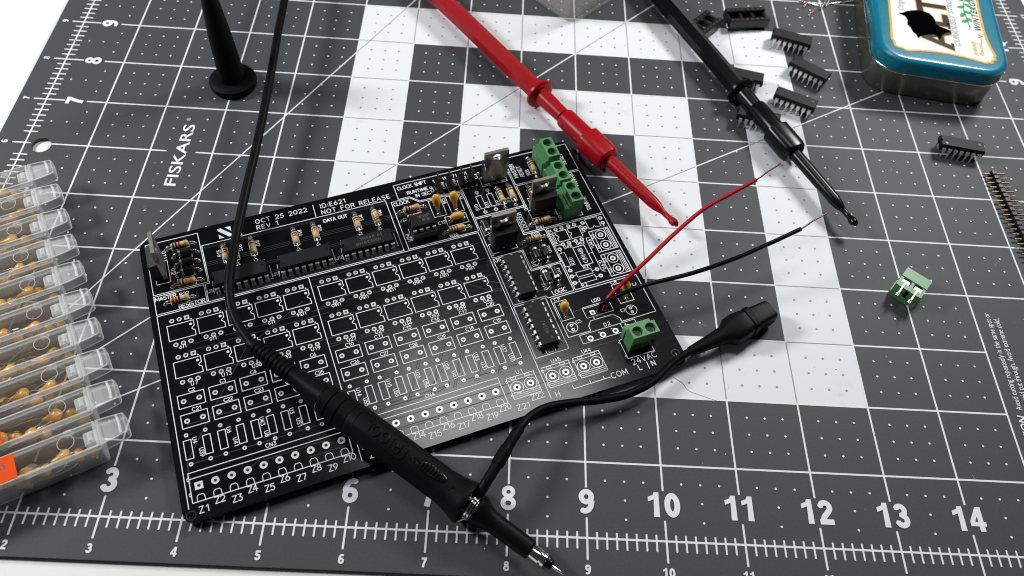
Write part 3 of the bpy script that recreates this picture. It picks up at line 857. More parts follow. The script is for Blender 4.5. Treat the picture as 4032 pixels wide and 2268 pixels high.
mount = [(2.5, 111.3, 1.05), (172.9, 3.1, 1.05), (172.8, 108.9, 1.05)]
holes = [(u, -v, hr) for (u, v, hr, rr, q) in pads] + [(u, -v, r) for (u, v, r) in mount]
slab = holed(rrect(0, BW, -BH, 0, BR, 6), holes, -1.6, 0, 9)
slab.build('board', 'mask', pcb, smooth=0)
sk.mb.build('silkscreen_print', 'silk', pcb, smooth=0)
cache = {}
def pad_mesh(hr, rr, sq):
    key = (hr, rr, sq)
    if key not in cache:
        mb = MB()
        n = 16
        inn = circ(0, 0, hr * .94, n)
        out = circ(0, 0, rr, n)
        if sq: out = [(max(-rr, min(rr, x * 1.5)), max(-rr, min(rr, y * 1.5))) for x, y in out]
        V = [(x, y, .045) for x, y in out] + [(x, y, .045) for x, y in inn] + [(x, y, -1.55) for x, y in inn]
        F = [(k, (k + 1) % n, n + (k + 1) % n, n + k) for k in range(n)] + [(n + k, n + (k + 1) % n, 2 * n + (k + 1) % n, 2 * n + k) for k in range(n)]
        mb.add(V, F)
        cache[key] = mb.mesh('solder_pad', 'tin_metal', 0)
    return cache[key]
for (u, v, hr, rr, q) in pads: put('solder_pad', pad_mesh(hr, rr, q), pcb, (u, -v, 0))
for (u, v, r) in mount:
    mb = MB()
    n = 28
    i_, o_ = circ(0, 0, r + .25, n), circ(0, 0, r + .5, n)
    mb.add([(x, y, .02) for x, y in o_ + i_], [(k, (k + 1) % n, n + (k + 1) % n, n + k) for k in range(n)])
    mb.build('hole_ring', 'mask_trace', pcb, (u, -v, 0), smooth=0)

# --- traces under the mask
tr = Print(0.008, 0.0004, 61)
def TR(*pts, w_=0.30): tr.line([uv(*p) for p in pts], w_)
for v in (9.7, 10.2): TR((22.8, v), (92.5, v), (95, v + .2), w_=.22)
for v in (16.9, 17.7, 18.5): TR((11, v), (21, v), (94, v - .6), (110, v - .6), w_=.24)
for v in (23.2, 24.0): TR((43.5, v + .2), (94, v), w_=.22)
for v in (32.9, 33.5, 34.0): TR((21.5, v), (92, v), w_=.22)
for k in range(3): TR((45.2 - k, 27.2 + .7 * k), (47.2, 27.2 + .7 * k), w_=.2); TR((69.0 - k, 27.2 + .7 * k), (71.2, 27.2 + .7 * k), w_=.2)
TR((98.5, 6.6), (113, 6.6), w_=.22); TR((86, 6.9), (98, 6.9), w_=.22)
for k in range(5):
    u = 6.8 + 10.25 * k
    TR((u + 5.8, 40.0), (u + 9, 40.0), (u + 12.8, 39.3), (u + 12.8, 38.7)); TR((u + 5.1, 48.8), (u + 4.4, 50.0), (u - .5, 50.0)) ; TR((u + 6.4, 50.3), (u + 13.5, 50.3))
    TR((u + 2.6, 54.0), (u + 3.6, 52.6), (u + 12.5, 52.6)); TR((u + 5.1, 64.2), (u + 6.2, 63.2), (u + 15, 63.2))
for k in range(6):
    u = 60.5 + 10.3 * k
    TR((u - 3, 36.9), (u + 3, 36.9), (u + 5.1, 38.7)); TR((u + 7, 40.0), (u + 11, 40.0)); TR((u + 2.6, 48.9), (u + 4.6, 47.6), (u + 10, 47.6)); TR((u - 3.5, 49.5), (u - 1, 49.5))
    TR((u + 2.6, 54.4), (u + 3.5, 55.6), (u + 10, 55.6)); TR((u - 3, 65.7), (u + 2, 65.7), (u + 5.1, 64.6)); TR((u - 3.5, 66.6), (u + 5, 66.6), (u + 10, 71.5)); TR((u + 6, 63.2), (u + 12, 63.2))
for a, b in ((5.0, 47.3), (65.4, 90.9), (97.0, 118.2)): TR((a, 94.5), (b, 94.5))
TR((118.2, 94.5), (119.2, 92.5), (123.3, 91.0), (137, 91.0)); TR((59.4, 95.7), (88, 95.7), (92, 94.4), (92, 93.2), w_=.3); TR((59, 93.4), (86, 92.9), (97, 83), w_=.24)
for k in range(7):
    x = 60 + 8.2 * k
    TR((x, 96), (x + 8, 82), (x + 13, 74), w_=.26); TR((x + .9, 96), (x + 8.9, 82), (x + 13.9, 74), w_=.22)
TR((63, 104.3), (109, 104.3), (124, 104.3)); TR((66, 100.8), (123, 100.8), w_=.28); TR((60, 103.9), (88, 104.8), w_=.24); TR((60, 104.7), (88, 105.4), w_=.24)
TR((5, 94.5), (3.9, 93.6), (13, 80), (29, 58), (52, 45)); TR((3.9, 93.6), (3.9, 101)); TR((27, 100.6), (46, 100.6), (49, 102.3)); TR((41, 104.5), (54, 104.5)); TR((6, 80.3), (40, 80.3), (55, 79.8)); TR((41, 82.4), (50, 82.4)); TR((30, 73.2), (40, 73.2)); TR((22, 102), (26.4, 99.6))
for k in range(10): TR((124.5 + .2 * k, 55 + 1.6 * k), (127, 56.5 + 1.6 * k), w_=.2)
TR((102, 49), (118, 62), (126, 63)); TR((115, 55.8), (127, 62.2)); TR((135.3, 75.1), (142, 79.5), w_=.2); TR((135.3, 75.8), (142, 80.2), w_=.2); TR((144, 81), (175, 79)); TR((151, 84), (158, 88), (161, 92))
TR((125, 91.5), (143, 91.5)); TR((124, 97), (160, 97)); TR((135, 68.2), (140, 68.4)); TR((128, 14.6), (138, 14.2)); TR((129.5, 26.8), (134, 26.6)); TR((127, 50), (148, 45))
tr.mb.build('trace_print', 'mask_trace', pcb, smooth=0)

# --- solder joint, resistor, diode, chip builders
joint_me = MB().lathe([(0, .95), (.12, .93), (.35, .72), (.6, .42), (.85, .26)], 10, 'z').mesh('solder_joint', 'solder', 60)
lead_cache, band_cache = {}, {}
res_me = MB().lathe([(-3.25, .35), (-3.1, .8), (-2.7, 1.12), (-2.2, 1.18), (-1.7, 1.1), (-1.4, .98), (1.4, .98), (1.7, 1.1), (2.2, 1.18), (2.7, 1.12), (3.1, .8), (3.25, .35)], 18, 'x').mesh('resistor', 'resistor_tan', 60)
dio_me = MB().lathe([(-2.6, .3), (-2.55, 1.2), (-2.4, 1.34), (2.4, 1.34), (2.55, 1.2), (2.6, .3)], 18, 'x').mesh('diode', 'epoxy_gloss', 40)
BANDX = (-2.2, -1.15, -.05, 2.1)
BANDR = (1.195, .995, .995, 1.195)
def band_me(color, k):
    key = (color, k)
    if key not in band_cache:
        x, r = BANDX[k], BANDR[k]
        band_cache[key] = MB().lathe([(x - .36, r - .25), (x - .33, r), (x + .33, r), (x + .36, r - .25)], 18, 'x').mesh('color_band', 'band_' + color, 50)
    return band_cache[key]
dio_band = MB().lathe([(-2.2, 1.1), (-2.18, 1.36), (-1.35, 1.36), (-1.33, 1.1)], 18, 'x').mesh('silver_band', 'tab_metal', 50)
def axial(kind, a, b, bands=None):
    (u0, v0), (u1, v1) = a, b
    L = math.hypot(u1 - u0, v1 - v0)
    ang = math.atan2(-(v1 - v0), u1 - u0)
    zc = 1.35 if kind == 'resistor' else 1.75
    o = put(kind, res_me if kind == 'resistor' else dio_me, pcb, ((u0 + u1) / 2, -(v0 + v1) / 2, zc), (0, 0, ang))
    if bands:
        for k, c in enumerate(bands.split()): put('color_band', band_me(c, k), o)
    else: put('silver_band', dio_band, o)
    h = round(L / 2, 1)
    key = (kind, h)
    if key not in lead_cache:
        e = 3.1 if kind == 'resistor' else 2.5
        ms = []
        for sgn in (-1, 1):
            pts = [(sgn * e, 0, 0), (sgn * (e + .6), 0, 0), (sgn * (h - .45), 0, -.1), (sgn * (h - .08), 0, -.5), (sgn * h, 0, -zc - .2)]
            ms.append(MB().tube(pts, .27, 8).mesh('lead', 'lead_wire', 60))
        lead_cache[key] = ms
    for me in lead_cache[key]: put('lead', me, o)
    for sgn in (-1, 1): put('solder_joint', joint_me, o, (sgn * L / 2, 0, -zc))
for a, b, c in RES: axial('resistor', a, b, c)
for a, b in DIO: axial('diode', a, b)

def chip_body(n, top=3.9, bot=.6, half=3.25, notch=True):
    """dual in-line body, long axis x, pin one end at -x"""
    L = {8: 4.8, 14: 9.6, 16: 9.75}[n]
    mid = (top + bot) / 2
    mb = MB()
    def ring(z, ins):
        a, h = L - ins, half - ins
        pts = [(-a, -h), (a, -h), (a, h), (-a, h)]
        if notch: pts += [(-a, .8), (-a + .38, .65), (-a + .55, .25), (-a + .55, -.25), (-a + .38, -.65), (-a, -.8)]
        return [(x, y, z) for x, y in pts]
    mb.loft([ring(bot, .32), ring(mid - .12, 0), ring(mid + .12, 0), ring(top - .08, .33), ring(top, .42)])
    return mb
def pin_mesh(zs, tip, splay=0.0, half=3.25):
    """one pin on the -y side, shoulder at height zs, tip height tip"""
    mb = MB()
    mb.box(-.72, .72, -half - .75, -half + .1, zs - .13, zs + .13)
    y0 = -half - .75
    def q(z, w_, y): return [(-w_, y, z), (w_, y, z), (w_, y + .26, z), (-w_, y + .26, z)]
    k = splay
    mb.loft([q(zs + .13, .72, y0), q(zs - 1.2, .72, y0 - k * .3), q(zs - 1.9, .28, y0 - k * .5), q(tip, .22, y0 - k)])
    return mb
chip_meshes = {}
def chip(n, parent, loc, ang, board=True, socketed=False, part_name='chip'):
    key = (n, board)
    if key not in chip_meshes:
        if board: bodyme = chip_body(n).mesh('chip', 'epoxy', 25)
        else: bodyme = chip_body(n, 6.3, 2.9).mesh('chip_body', 'epoxy', 25)
        top = 3.9 if board else 6.3
        zs = 2.2 if board else 4.5
        pa = pin_mesh(zs, -.2 if board else .02, .0 if board else .7)
        pb = MB(); pb.v = list(pa.v); pb.f = list(pa.f)
        pb.xf(Matrix.Rotation(math.pi, 4, 'Z'))
        d1 = MB().lathe([(0, .62), (.02, .62)], 16, 'z')
        chip_meshes[key] = (bodyme, pa.mesh('pin', 'pin_metal', 30), pb.mesh('pin', 'pin_metal', 30), d1.mesh('pin_mark', 'epoxy_gloss', 0), top)
    bm_, p1, p2, dm, top = chip_meshes[key]
    if board: o = put('chip', bm_, parent, loc, (0, 0, ang)); root = o
    else: root = parent; put('chip_body', bm_, root)
    k = n // 2
    for i in range(k):
        x = (i - (k - 1) / 2) * 2.54
        put('pin', p1, root, (x, 0, 0)); put('pin', p2, root, (x, 0, 0))
        if board and not socketed:
            put('solder_joint', joint_me, root, (x, -4.0, 0)); put('solder_joint', joint_me, root, (x, 4.0, 0))
    put('pin_mark', dm, root, ((k / 2 - .5) * 2.54 - .3, 0.9, top))
    put('pin_mark', dm, root, (-(k / 2 - .5) * 2.54 + .5, -1.6, top))
    return root
def chip_text(parent, lines, top, h=1.15):
    p = Print(top + .012, .0005)
    for t, x, y, l in lines:
        for pl in strokes(t, (x, y), (x + l, y), h): p.line(pl, .16)
    p.mb.build('marking_print', 'chip_ink', parent, smooth=0)
c16 = chip(16, pcb, (33.25, -27.75, 0), 0)
c17 = chip(16, pcb, (57.1, -27.9, 0), 0)
c18 = chip(16, pcb, (81.1, -28.0, 0), 0)
chip_text(c18, [('38H0NK E4', -2.6, .4, 8.5), ('SN74HC595N', -4.6, -1.6, 9.5)], 3.9)
c11 = chip(14, pcb, (130.75, -60.55, 0), -math.pi / 2)
c14 = chip(14, pcb, (130.7, -82.95, 0), -math.pi / 2)
chip_text(c14, [('74C08', 0.0, -.4, 5.2)], 3.9)
# socket with eight-pin chip
so = MB()
so.cbox(-4.95, 4.95, -5.0, -2.2, .3, 4.2, .12); so.cbox(-4.95, 4.95, 2.2, 5.0, .3, 4.2, .12); so.cbox(-4.95, -3.6, -2.2, 2.2, .8, 3.8, .1); so.cbox(3.6, 4.95, -2.2, 2.2, .8, 3.8, .1)
so.build('chip_socket', 'epoxy_gloss', pcb, (102.95, -27.45, 0), smooth=30)
c24 = chip(8, pcb, (102.95, -27.3, 3.3), 0, socketed=True)
chip_text(c24, [('NE555P', -1.2, .5, 4.6), ('35CRK', -.2, -1.3, 3.2)], 3.9)

# --- power transistors
def to220(u, v, ang, name_front=True):
    o = put('power_transistor', None, pcb, (u, -v, 0), (0, 0, ang))
    # local: tab plate at y 0..1.3 (back), case in front at y < 0
    prof = [(-5.0, 2.0), (5.0, 2.0), (5.0, 11.6), (4.6, 12.0), (4.6, 13.2), (5.0, 13.6), (5.0, 17.6), (4.8, 18.0), (-4.8, 18.0), (-5.0, 17.6), (-5.0, 13.6), (-4.6, 13.2), (-4.6, 12.0), (-5.0, 11.6)]
    tabm = holed(prof, [(0, 15.2, 1.85)], -1.3, 0, 22)
    tabm.xf(Matrix.Rotation(math.radians(90), 4, 'X'))
    tabm.build('tab', 'tab_plate', o, smooth=30)
    cs = MB()
    def ring(y, ins, zt): return [(-4.95 + ins, y, 1.9), (4.95 - ins, y, 1.9), (4.95 - ins, y, zt), (-4.95 + ins, y, zt)]
    cs.loft([ring(-.02, 0, 11.3), ring(-1.4, 0, 10.7), ring(-3.2, .3, 10.3)])
    cs.build('case', 'epoxy', o, smooth=25)
    lead = MB().box(-.62, .62, -1.55, -1.05, .9, 1.95).box(-.4, .4, -1.5, -1.1, -.1, .95).mesh('lead', 'tab_metal', 0)
    for x in (-2.54, 0, 2.54):
        put('lead', lead, o, (x, 0, 0)); put('solder_joint', joint_me, o, (x, -1.3, 0))
    return o
to220(130.35, 43.2, 0)
to220(151.3, 32.0, 0)
to220(138.6, 11.9, math.pi)
to220(7.1, 16.3, math.pi * 1.5)

# --- screw terminals
def make_terminal_meshes():
    d = {}
    h = MB()
    # local: wires enter from -y, ledge at the back (+y), width x
    top = holed([(-5.1, 0), (5.1, 0), (5.1, 5.0), (-5.1, 5.0)], [(-2.54, 2.5, 1.95), (2.54, 2.5, 1.95)], 5.0, 10.0, 24)
    h.add(top.v, top.f)
    h.box(-5.1, 5.1, 5.0, 6.1, 0, 7.6); h.box(-5.1, 5.1, 6.1, 7.6, 0, 6.8)
    for x in (-5.1, -.6, 4.0): h.box(x, x + 1.1 if x != -.6 else .6, .3, 4.95, 0, 4.98)
    h.box(-4.0, 4.0, .9, 4.9, 0, 1.4); h.box(-4.0, -.6, 2.4, 5.0, 1.4, 4.98); h.box(.6, 4.0, 2.4, 5.0, 1.4, 4.98)
    h.box(-4.0, -.6, .5, 1.0, 0, 2.2); h.box(.6, 4.0, .5, 1.0, 0, 2.2)
    h.box(-5.45, -5.1, 5.4, 7.2, 0.5, 6.6)
    d['housing'] = h.mesh('housing', 'term_green', 20)
    s_ = MB().lathe([(5.0, 1.9), (7.9, 1.9), (8.3, 1.6), (8.3, .01)], 20, 'z')
    s_.box(-1.5, 1.5, -.2, .2, 8.1, 8.34)
    d['screw'] = s_.mesh('screw', 'chrome', 40)
    c = MB().box(-1.45, 1.45, .75, 2.3, 2.3, 4.7).box(-1.1, 1.1, .6, .8, 2.6, 3.1)
    d['clamp'] = c.mesh('clamp', 'tab_plate', 20)
    p = MB().box(-.5, .5, 2.2, 2.6, -3.4, .1).box(-.28, .28, .2, .6, -3.4, 2.4)
    d['pin'] = p.mesh('pin', 'tab_plate', 20)
    return d
TM = make_terminal_meshes()
def terminal(name, parent, loc, rot, pins=True):
    o = put(name, TM['housing'], parent, loc, rot) if parent else None
    return o
def term_parts(o, pins):
    for x in (-2.54, 2.54):
        put('screw', TM['screw'], o, (x, 2.5, 0)); put('clamp', TM['clamp'], o, (x, 0, 0))
        if pins: put('pin', TM['pin'], o, (x, 0, 0))
for (u, v) in ((165.45, 9.95), (164.9, 23.0), (165.5, 34.5)):
    o = put('screw_terminal', TM['housing'], pcb, (u, -v, .06), (0, 0, math.pi / 2))
    term_parts(o, False)
o = put('screw_terminal', TM['housing'], pcb, (161.8, -103.45, .06), (0, 0, 0))
term_parts(o, False)

# --- dipped capacitors on the board
def drop_mesh(mat, name='capacitor'):
    """flattened teardrop, bulb at +x end"""
    mb = MB()
    prof = [(-4.6, .35), (-4.3, .75), (-3.2, 1.0), (-2.2, 1.25), (-1.2, 1.9), (-.2, 2.45), (.8, 2.7), (1.7, 2.5), (2.4, 1.9), (2.8, 1.0), (2.9, .1)]
    mb.lathe(prof, 16, 'x', ry=.72)
    return mb.mesh(name, mat, 80)
drop_b = drop_mesh('cap_orange')
def board_cap(bulb, foot, a, b):
    """bulb centre (u, v, h) and foot (u, v, h): axis of the drop; a, b lead holes"""
    B, F_ = Vector((bulb[0], -bulb[1], bulb[2])), Vector((foot[0], -foot[1], foot[2]))
    d = (B - F_)
    q = d.to_track_quat('X', 'Z')
    o = put('capacitor', drop_b, pcb, tuple(B))
    o.rotation_euler = q.to_euler()
    k = d.length / 4.6
    o.scale = (k, .70, .72)
    inv = (Matrix.Translation(B) @ q.to_matrix().to_4x4() @ Matrix.Diagonal((k, .70, .72, 1))).inverted()
    for s_ in (a, b):
        p0, p1 = Vector((s_[0], -s_[1], -.2)), Vector((s_[0], -s_[1], .7))
        MB().tube([inv @ p for p in (p0, p1, F_.lerp(B, .15))], .25, 8).build('lead', 'lead_wire', o, smooth=60)
        jb = MB().lathe([(0, .9), (.3, .7), (.7, .3)], 10, 'z', (s_[0], -s_[1], 0)).xf(inv)
        jb.build('solder_joint', 'solder', o, smooth=60)
board_cap((111.4, 19.4, 5.4), (111.6, 21.3, .9), (111.6, 21.6), (111.6, 16.6))
board_cap((118.4, 20.0, 5.5), (118.8, 21.5, .9), (118.8, 21.8), (118.8, 16.6))
board_cap((140.5, 80.6, 4.6), (140.95, 82.0, .6), (140.95, 82.3), (141.1, 76.5))
board_cap((165.9, 79.6, 4.2), (165.7, 81.8, .6), (165.7, 82.0), (165.7, 76.4))
# one cap lies on its side
o = MB().blob((0, 0, 0), 2.7, 1.5, 1.9, 16, 10).build('capacitor', 'cap_orange', pcb, (117.5, -26.5, 2.5), (math.radians(25), 0, 0), smooth=80)
for du in (-2.7, 2.7):
    MB().lathe([(-2.9, .3), (-2.2, .6), (-1.2, .9), (-.4, .7)], 10, 'z', (du * .8, 0, .6)).build('lead', 'cap_orange', o, smooth=80)
    put('solder_joint', joint_me, o, (du * 1.02, -1.0, -2.5))

# --- pin headers
for u in (115.5, 120.3, 125.4, 129.5):
    hb = MB().cbox(-1.25, 1.25, -2.5, 0, .05, 2.5, .3).cbox(-1.25, 1.25, 0, 2.5, .05, 2.5, .3)
    o = hb.build('pin_header', 'epoxy_gloss', pcb, (u, -9.5, 0), smooth=25)
    for y in (-1.27, 1.27):
        MB().cbox(-.32, .32, y - .32, y + .32, -.3, 8.4, .12).build('pin', 'gold_pin', o, smooth=25)
# leftover joints of the wire sockets
for (u, v) in ((153.5, 83.6), (156.0, 83.6)): put('solder_joint', joint_me, pcb, (u, -v, 0))
# jumper joints beside the header row
for (u, v) in ((131.8, 7.0), (133.2, 6.4)): put('solder_joint', joint_me, pcb, (u, -v, 0))

def B2W(u, v, h=0.0):
    c, s_ = math.cos(BANG), math.sin(BANG)
    return (60.734 + u * c + v * s_, 102.541 + u * s_ - v * c, 3.2 + h)

# ================================================================== WIRES STUCK IN THE BOARD
def wire(name, label, pts, tip, mat, r):
    t = thing(name, label, 'wire', pts[0])
    off = Vector(pts[0])
    P = catmull([Vector(p) - off for p in pts], 7)
    MB().tube(P, r, 12).build('insulation', mat, t, smooth=60)
    MB().tube(catmull([Vector(p) - off for p in [pts[-2], pts[-1]] + tip], 4)[4:], .33, 8).build('bare_core', 'copper', t, smooth=60)
    return t
r0 = B2W(155.9, 83.6); b0 = B2W(153.5, 83.6)
wire('red_wire', 'thin red wire rising from the board, bare copper end pointing at black test clip',
     [(r0[0], r0[1], 3.0), (r0[0] + .3, r0[1] + .5, 5.0), (237.6, 86.6, 7.5), (243.5, 92.3, 11.0), (251.2, 99.6, 14), (262, 111.0, 16.4), (273.7, 122.1, 18.5), (284, 128.3, 21), (294.4, 134.0, 24)], [(299, 137.3, 25.5), (304.0, 140.4, 27)], 'red_wire', 0.82)
wire('black_wire', 'thin black wire rising from the board, bare copper end over a white square',
     [(b0[0], b0[1], 3.0), (b0[0] + .2, b0[1] + .2, 5.2), (235.8, 84.4, 7.6), (242.5, 87.4, 9.5), (251.0, 90.3, 12), (268, 95.0, 14.4), (284.5, 101.7, 16), (298, 108.6, 17.2), (310.8, 115.8, 18)], [(316, 119.6, 18.6), (321.6, 123.2, 19)], 'black_gloss', 0.85)

# ================================================================== OSCILLOSCOPE PROBE
P0, P1 = Vector((113.7, 57.7, 10.4)), Vector((219.3, -12.3, 5.6))
pd = (P1 - P0)
PL = pd.length
pq = pd.to_track_quat('X', 'Z').to_euler()
probe = thing('oscilloscope_probe', 'black oscilloscope probe lying across the board with needle tip and long cable', 'probe', tuple(P0), pq)
pinv = (Matrix.Translation(P0) @ pq.to_matrix().to_4x4()).inverted()
# strain relief
sr = MB()
sr.lathe([(-1.5, 1.9), (0, 2.3), (19, 3.1), (24, 3.7), (32.5, 5.0)], 24, 'x')
rel = sr.build('strain_relief', 'black_rubber', probe, smooth=50)
rib = MB()
for i in range(4): pass
for k in range(10):
    x = 1.2 + k * 1.75
    r = 2.3 + .045 * x * .95
    MB().lathe([(x, r), (x + .1, r + .42), (x + .95, r + .46), (x + 1.05, r)], 24, 'x').build('rib', 'black_matte', rel, smooth=30)
col_ = MB().lathe([(32.5, 4.9), (33.2, 5.4), (36.2, 5.5), (36.4, 5.15), (37.2, 5.15), (37.4, 5.5), (40.2, 5.6), (40.4, 5.25), (41.0, 5.25), (41.2, 5.6), (44.6, 5.7)], 32, 'x')
col_.build('collar', 'black_rubber', probe, smooth=30)
hb = MB().lathe([(44.7, 5.55), (45.2, 5.75), (60, 5.7), (76, 5.6), (83, 5.7), (87, 6.2), (90.0, 7.0), (91.2, 7.3), (91.8, 7.2), (92.0, 6.4)], 40, 'x')
handle = hb.build('handle', 'black_matte', probe, smooth=30)
# raised lettering and frame on the handle, wrapped round the barrel
def wrap(pls, r, w_, lift):
    mb = MB()
    for k, pl in enumerate(pls):
        rr = r + lift + .004 * (k % 6)
        fine = []
        for i in range(len(pl) - 1):
            n = max(1, int(math.hypot(pl[i + 1][0] - pl[i][0], pl[i + 1][1] - pl[i][1]) / .8))
            fine += [(pl[i][0] + (pl[i + 1][0] - pl[i][0]) * j / n, pl[i][1] + (pl[i + 1][1] - pl[i][1]) * j / n) for j in range(n)]
        fine.append(pl[-1])
        mb.tube([(x, rr * math.sin(y / r), rr * math.cos(y / r)) for x, y in fine], w_, 6)
    return mb
text = strokes('RIGOL', (65.4, 1.4), (51.4, 1.4), 3.4)
wrap(text, 5.68, .22, .02).build('raised_lettering', 'black_rubber', handle, smooth=50)
fr = [(48.2, -3.2), (66.6, -3.2), (67.6, -2.4), (67.6, 2.2), (66.6, 3.0), (48.2, 3.0), (47.4, 2.2), (47.4, -2.4), (48.2, -3.2)]
wrap([fr], 5.68, .16, .03).build('raised_frame', 'black_rubber', handle, smooth=50)
wrap(strokes('1X', (71.6, .4), (69.8, .4), 1.6), 5.65, .10, .02).build('range_lettering', 'black_rubber', handle, smooth=50)
wrap(strokes('10X', (88.0, -.2), (85.4, -.2), 1.6), 5.9, .10, .2).build('range_lettering', 'black_rubber', handle, smooth=50)
# range switch: oval with ridges
sl = MB()
loops = []
for (dz, k) in ((5.1, 1.0), (5.9, 1.0), (6.15, .86)):
    loops.append([(77.5 + 6.0 * k * math.cos(2 * math.pi * i / 24), 1.9 * k * math.sin(2 * math.pi * i / 24), dz) for i in range(24)])
sl.loft(loops)
swi = sl.build('range_switch', 'black_gloss', probe, smooth=40)
for k in range(9):
    x = 77.5 + (k - 4) * 1.15
    hw = 1.55 * math.sqrt(max(.1, 1 - ((x - 77.5) / 5.6) ** 2))
    MB().tube([(x, -hw, 6.12), (x, 0, 6.3), (x, hw, 6.12)], .27, 8).build('ridge', 'black_gloss', swi, smooth=60)
MB().lathe([(91.9, 3.4), (92.4, 3.6), (95.6, 3.6), (95.9, 3.4)], 28, 'x').build('ground_ring', 'chrome', probe, smooth=30)
nz = MB().lathe([(95.2, 4.2), (95.3, 5.3), (96.0, 5.5), (97.0, 5.2), (98.6, 4.3), (100.8, 3.6), (104, 3.3), (112, 3.2), (115.6, 3.1), (116.2, 2.7)], 32, 'x')
nz.build('nozzle', 'black_rubber', probe, smooth=30)
tipm = MB().lathe([(116.1, 2.2), (116.3, 2.3), (119.6, 2.3), (119.8, 1.9), (120.2, 1.9), (120.4, 2.2), (121.4, 2.15)], 24, 'x')
tipm.build('tip_sleeve', 'chrome', probe, smooth=30)
MB().lathe([(121.3, 1.9), (121.6, 2.3), (122.4, 2.3), (122.7, 1.7), (123.2, 1.7), (123.4, 1.9), (123.9, 1.6), (124.1, .5)], 20, 'x').build('tip_insulator', 'black_gloss', probe, smooth=30)
MB().lathe([(124, .42), (126.6, .40), (128.4, .06)], 12, 'x').build('needle', 'chrome', probe, smooth=40)
cab = [(113.0, 58.5, 10.3), (107.9, 64.6, 10.4), (104.0, 71.3, 10.8), (101.6, 78.7, 11.2), (100.4, 85.5, 11.2), (99.6, 92.9, 10.6), (98.6, 102.6, 9.9), (98.2, 114.5, 10.4), (98.0, 126, 11.2), (98.0, 143.2, 12.3), (97.5, 164.4, 13.5), (96.4, 188.4, 14.5), (95.0, 211.0, 15.3), (94.3, 228.0, 16), (93.4, 248, 16), (90, 300, 10)]
MB().tube([pinv @ p for p in catmull(cab, 8)], 1.72, 14).build('cable', 'black_rubber', probe, smooth=60)

# ================================================================== GROUND LEAD
gl = thing('ground_lead', 'short black ground lead with booted clip curling over the board edge', 'ground lead', (192, 7, 6))
off = Vector((192, 7, 6))
g = [(192.3, 6.4, 8.6), (194.2, 10.2, 10.2), (196.4, 14.0, 11.2), (199.8, 20.4, 11.4), (203.0, 26.6, 11.2), (205.7, 31.6, 10.6), (209.2, 36.6, 9.4), (215.1, 41.0, 8.0), (223.8, 43.8, 6.6), (233.1, 45.6, 5.8), (243.0, 48.6, 5.2), (252.4, 54.2, 4.8), (259.6, 61.6, 4.8), (264.6, 65.6, 5.0), (268.5, 68.0, 5.2)]
gp = [p - off for p in catmull(g, 7)]
MB().tube(gp, 1.42, 12).build('cable', 'black_rubber', gl, smooth=60)
n1 = 7 * 3 - 3
MB().tube(gp[5:n1 + 5], [1.75 + .08 * math.sin(i * 2.1) for i in range(n1)], 14).build('heat_shrink', 'black_rubber', gl, smooth=50)
MB().tube(gp[n1 + 1:36], [2.15 if i < 7 else 1.8 + .06 * math.sin(i * 1.7) for i in range(36 - n1 - 1)], 14).build('heat_shrink', 'black_rubber', gl, smooth=50)
rg = []
dvec = (P1 - P0).normalized()
ctr = P0 + dvec * 93.8
sx_ = dvec.cross(Vector((0, 0, 1))).normalized()
sy_ = sx_.cross(dvec)
for wv in (-.55, .55):
    ring = [ctr + dvec * wv + (sx_ * math.cos(a) + sy_ * math.sin(a)) * 4.1 - off for a in [2 * math.pi * i / 20 for i in range(17)]]
    MB().tube(ring, .5, 8).build('spring_ring', 'chrome', gl, smooth=60)
tail = [ctr + sx_ * 3.6 - sy_ * 1.0 - off, ctr + sx_ * 5.4 - sy_ * 2.4 - dvec * 1.5 - off]
MB().tube(tail, .45, 8).build('ring_tail', 'chrome', gl, smooth=60)
# boot of the clip
bd = Vector((.859, .512, 0)).normalized()
bn = Vector((-.512, .859, 0))
prof = [(0, 1.5, 1.5, 2.0), (.3, 1.9, 1.9, 2.0), (8, 2.6, 2.4, 2.0), (15.5, 3.4, 2.9, 2.4), (18.2, 5.2, 3.6, 3.2), (20.5, 5.5, 4.0, 4.0), (25.2, 5.0, 4.3, 4.5), (26.2, 4.5, 4.1, 5.0), (26.3, 4.9, 4.5, 6), (28.3, 4.9, 4.5, 6), (28.4, 4.3, 4.0, 6), (35.8, 4.0, 3.8, 6), (37.0, 3.8, 3.6, 5), (37.5, 3.3, 3.1, 4)]
loops = []
for (s_, ry, rz, e) in prof:
    c = Vector((266.7, 67.0, 4.75)) + bd * s_ - off
    lp = []
    for i in range(28):
        a = 2 * math.pi * i / 28
        ca, sa = math.cos(a), math.sin(a)
        x = math.copysign(abs(ca) ** (2 / e), ca) * ry
        z = math.copysign(abs(sa) ** (2 / e), sa) * rz
        lp.append(tuple(c + bn * x + Vector((0, 0, z))))
    loops.append(lp)
MB().loft(loops).build('clip_boot', 'black_rubber', gl, smooth=22)

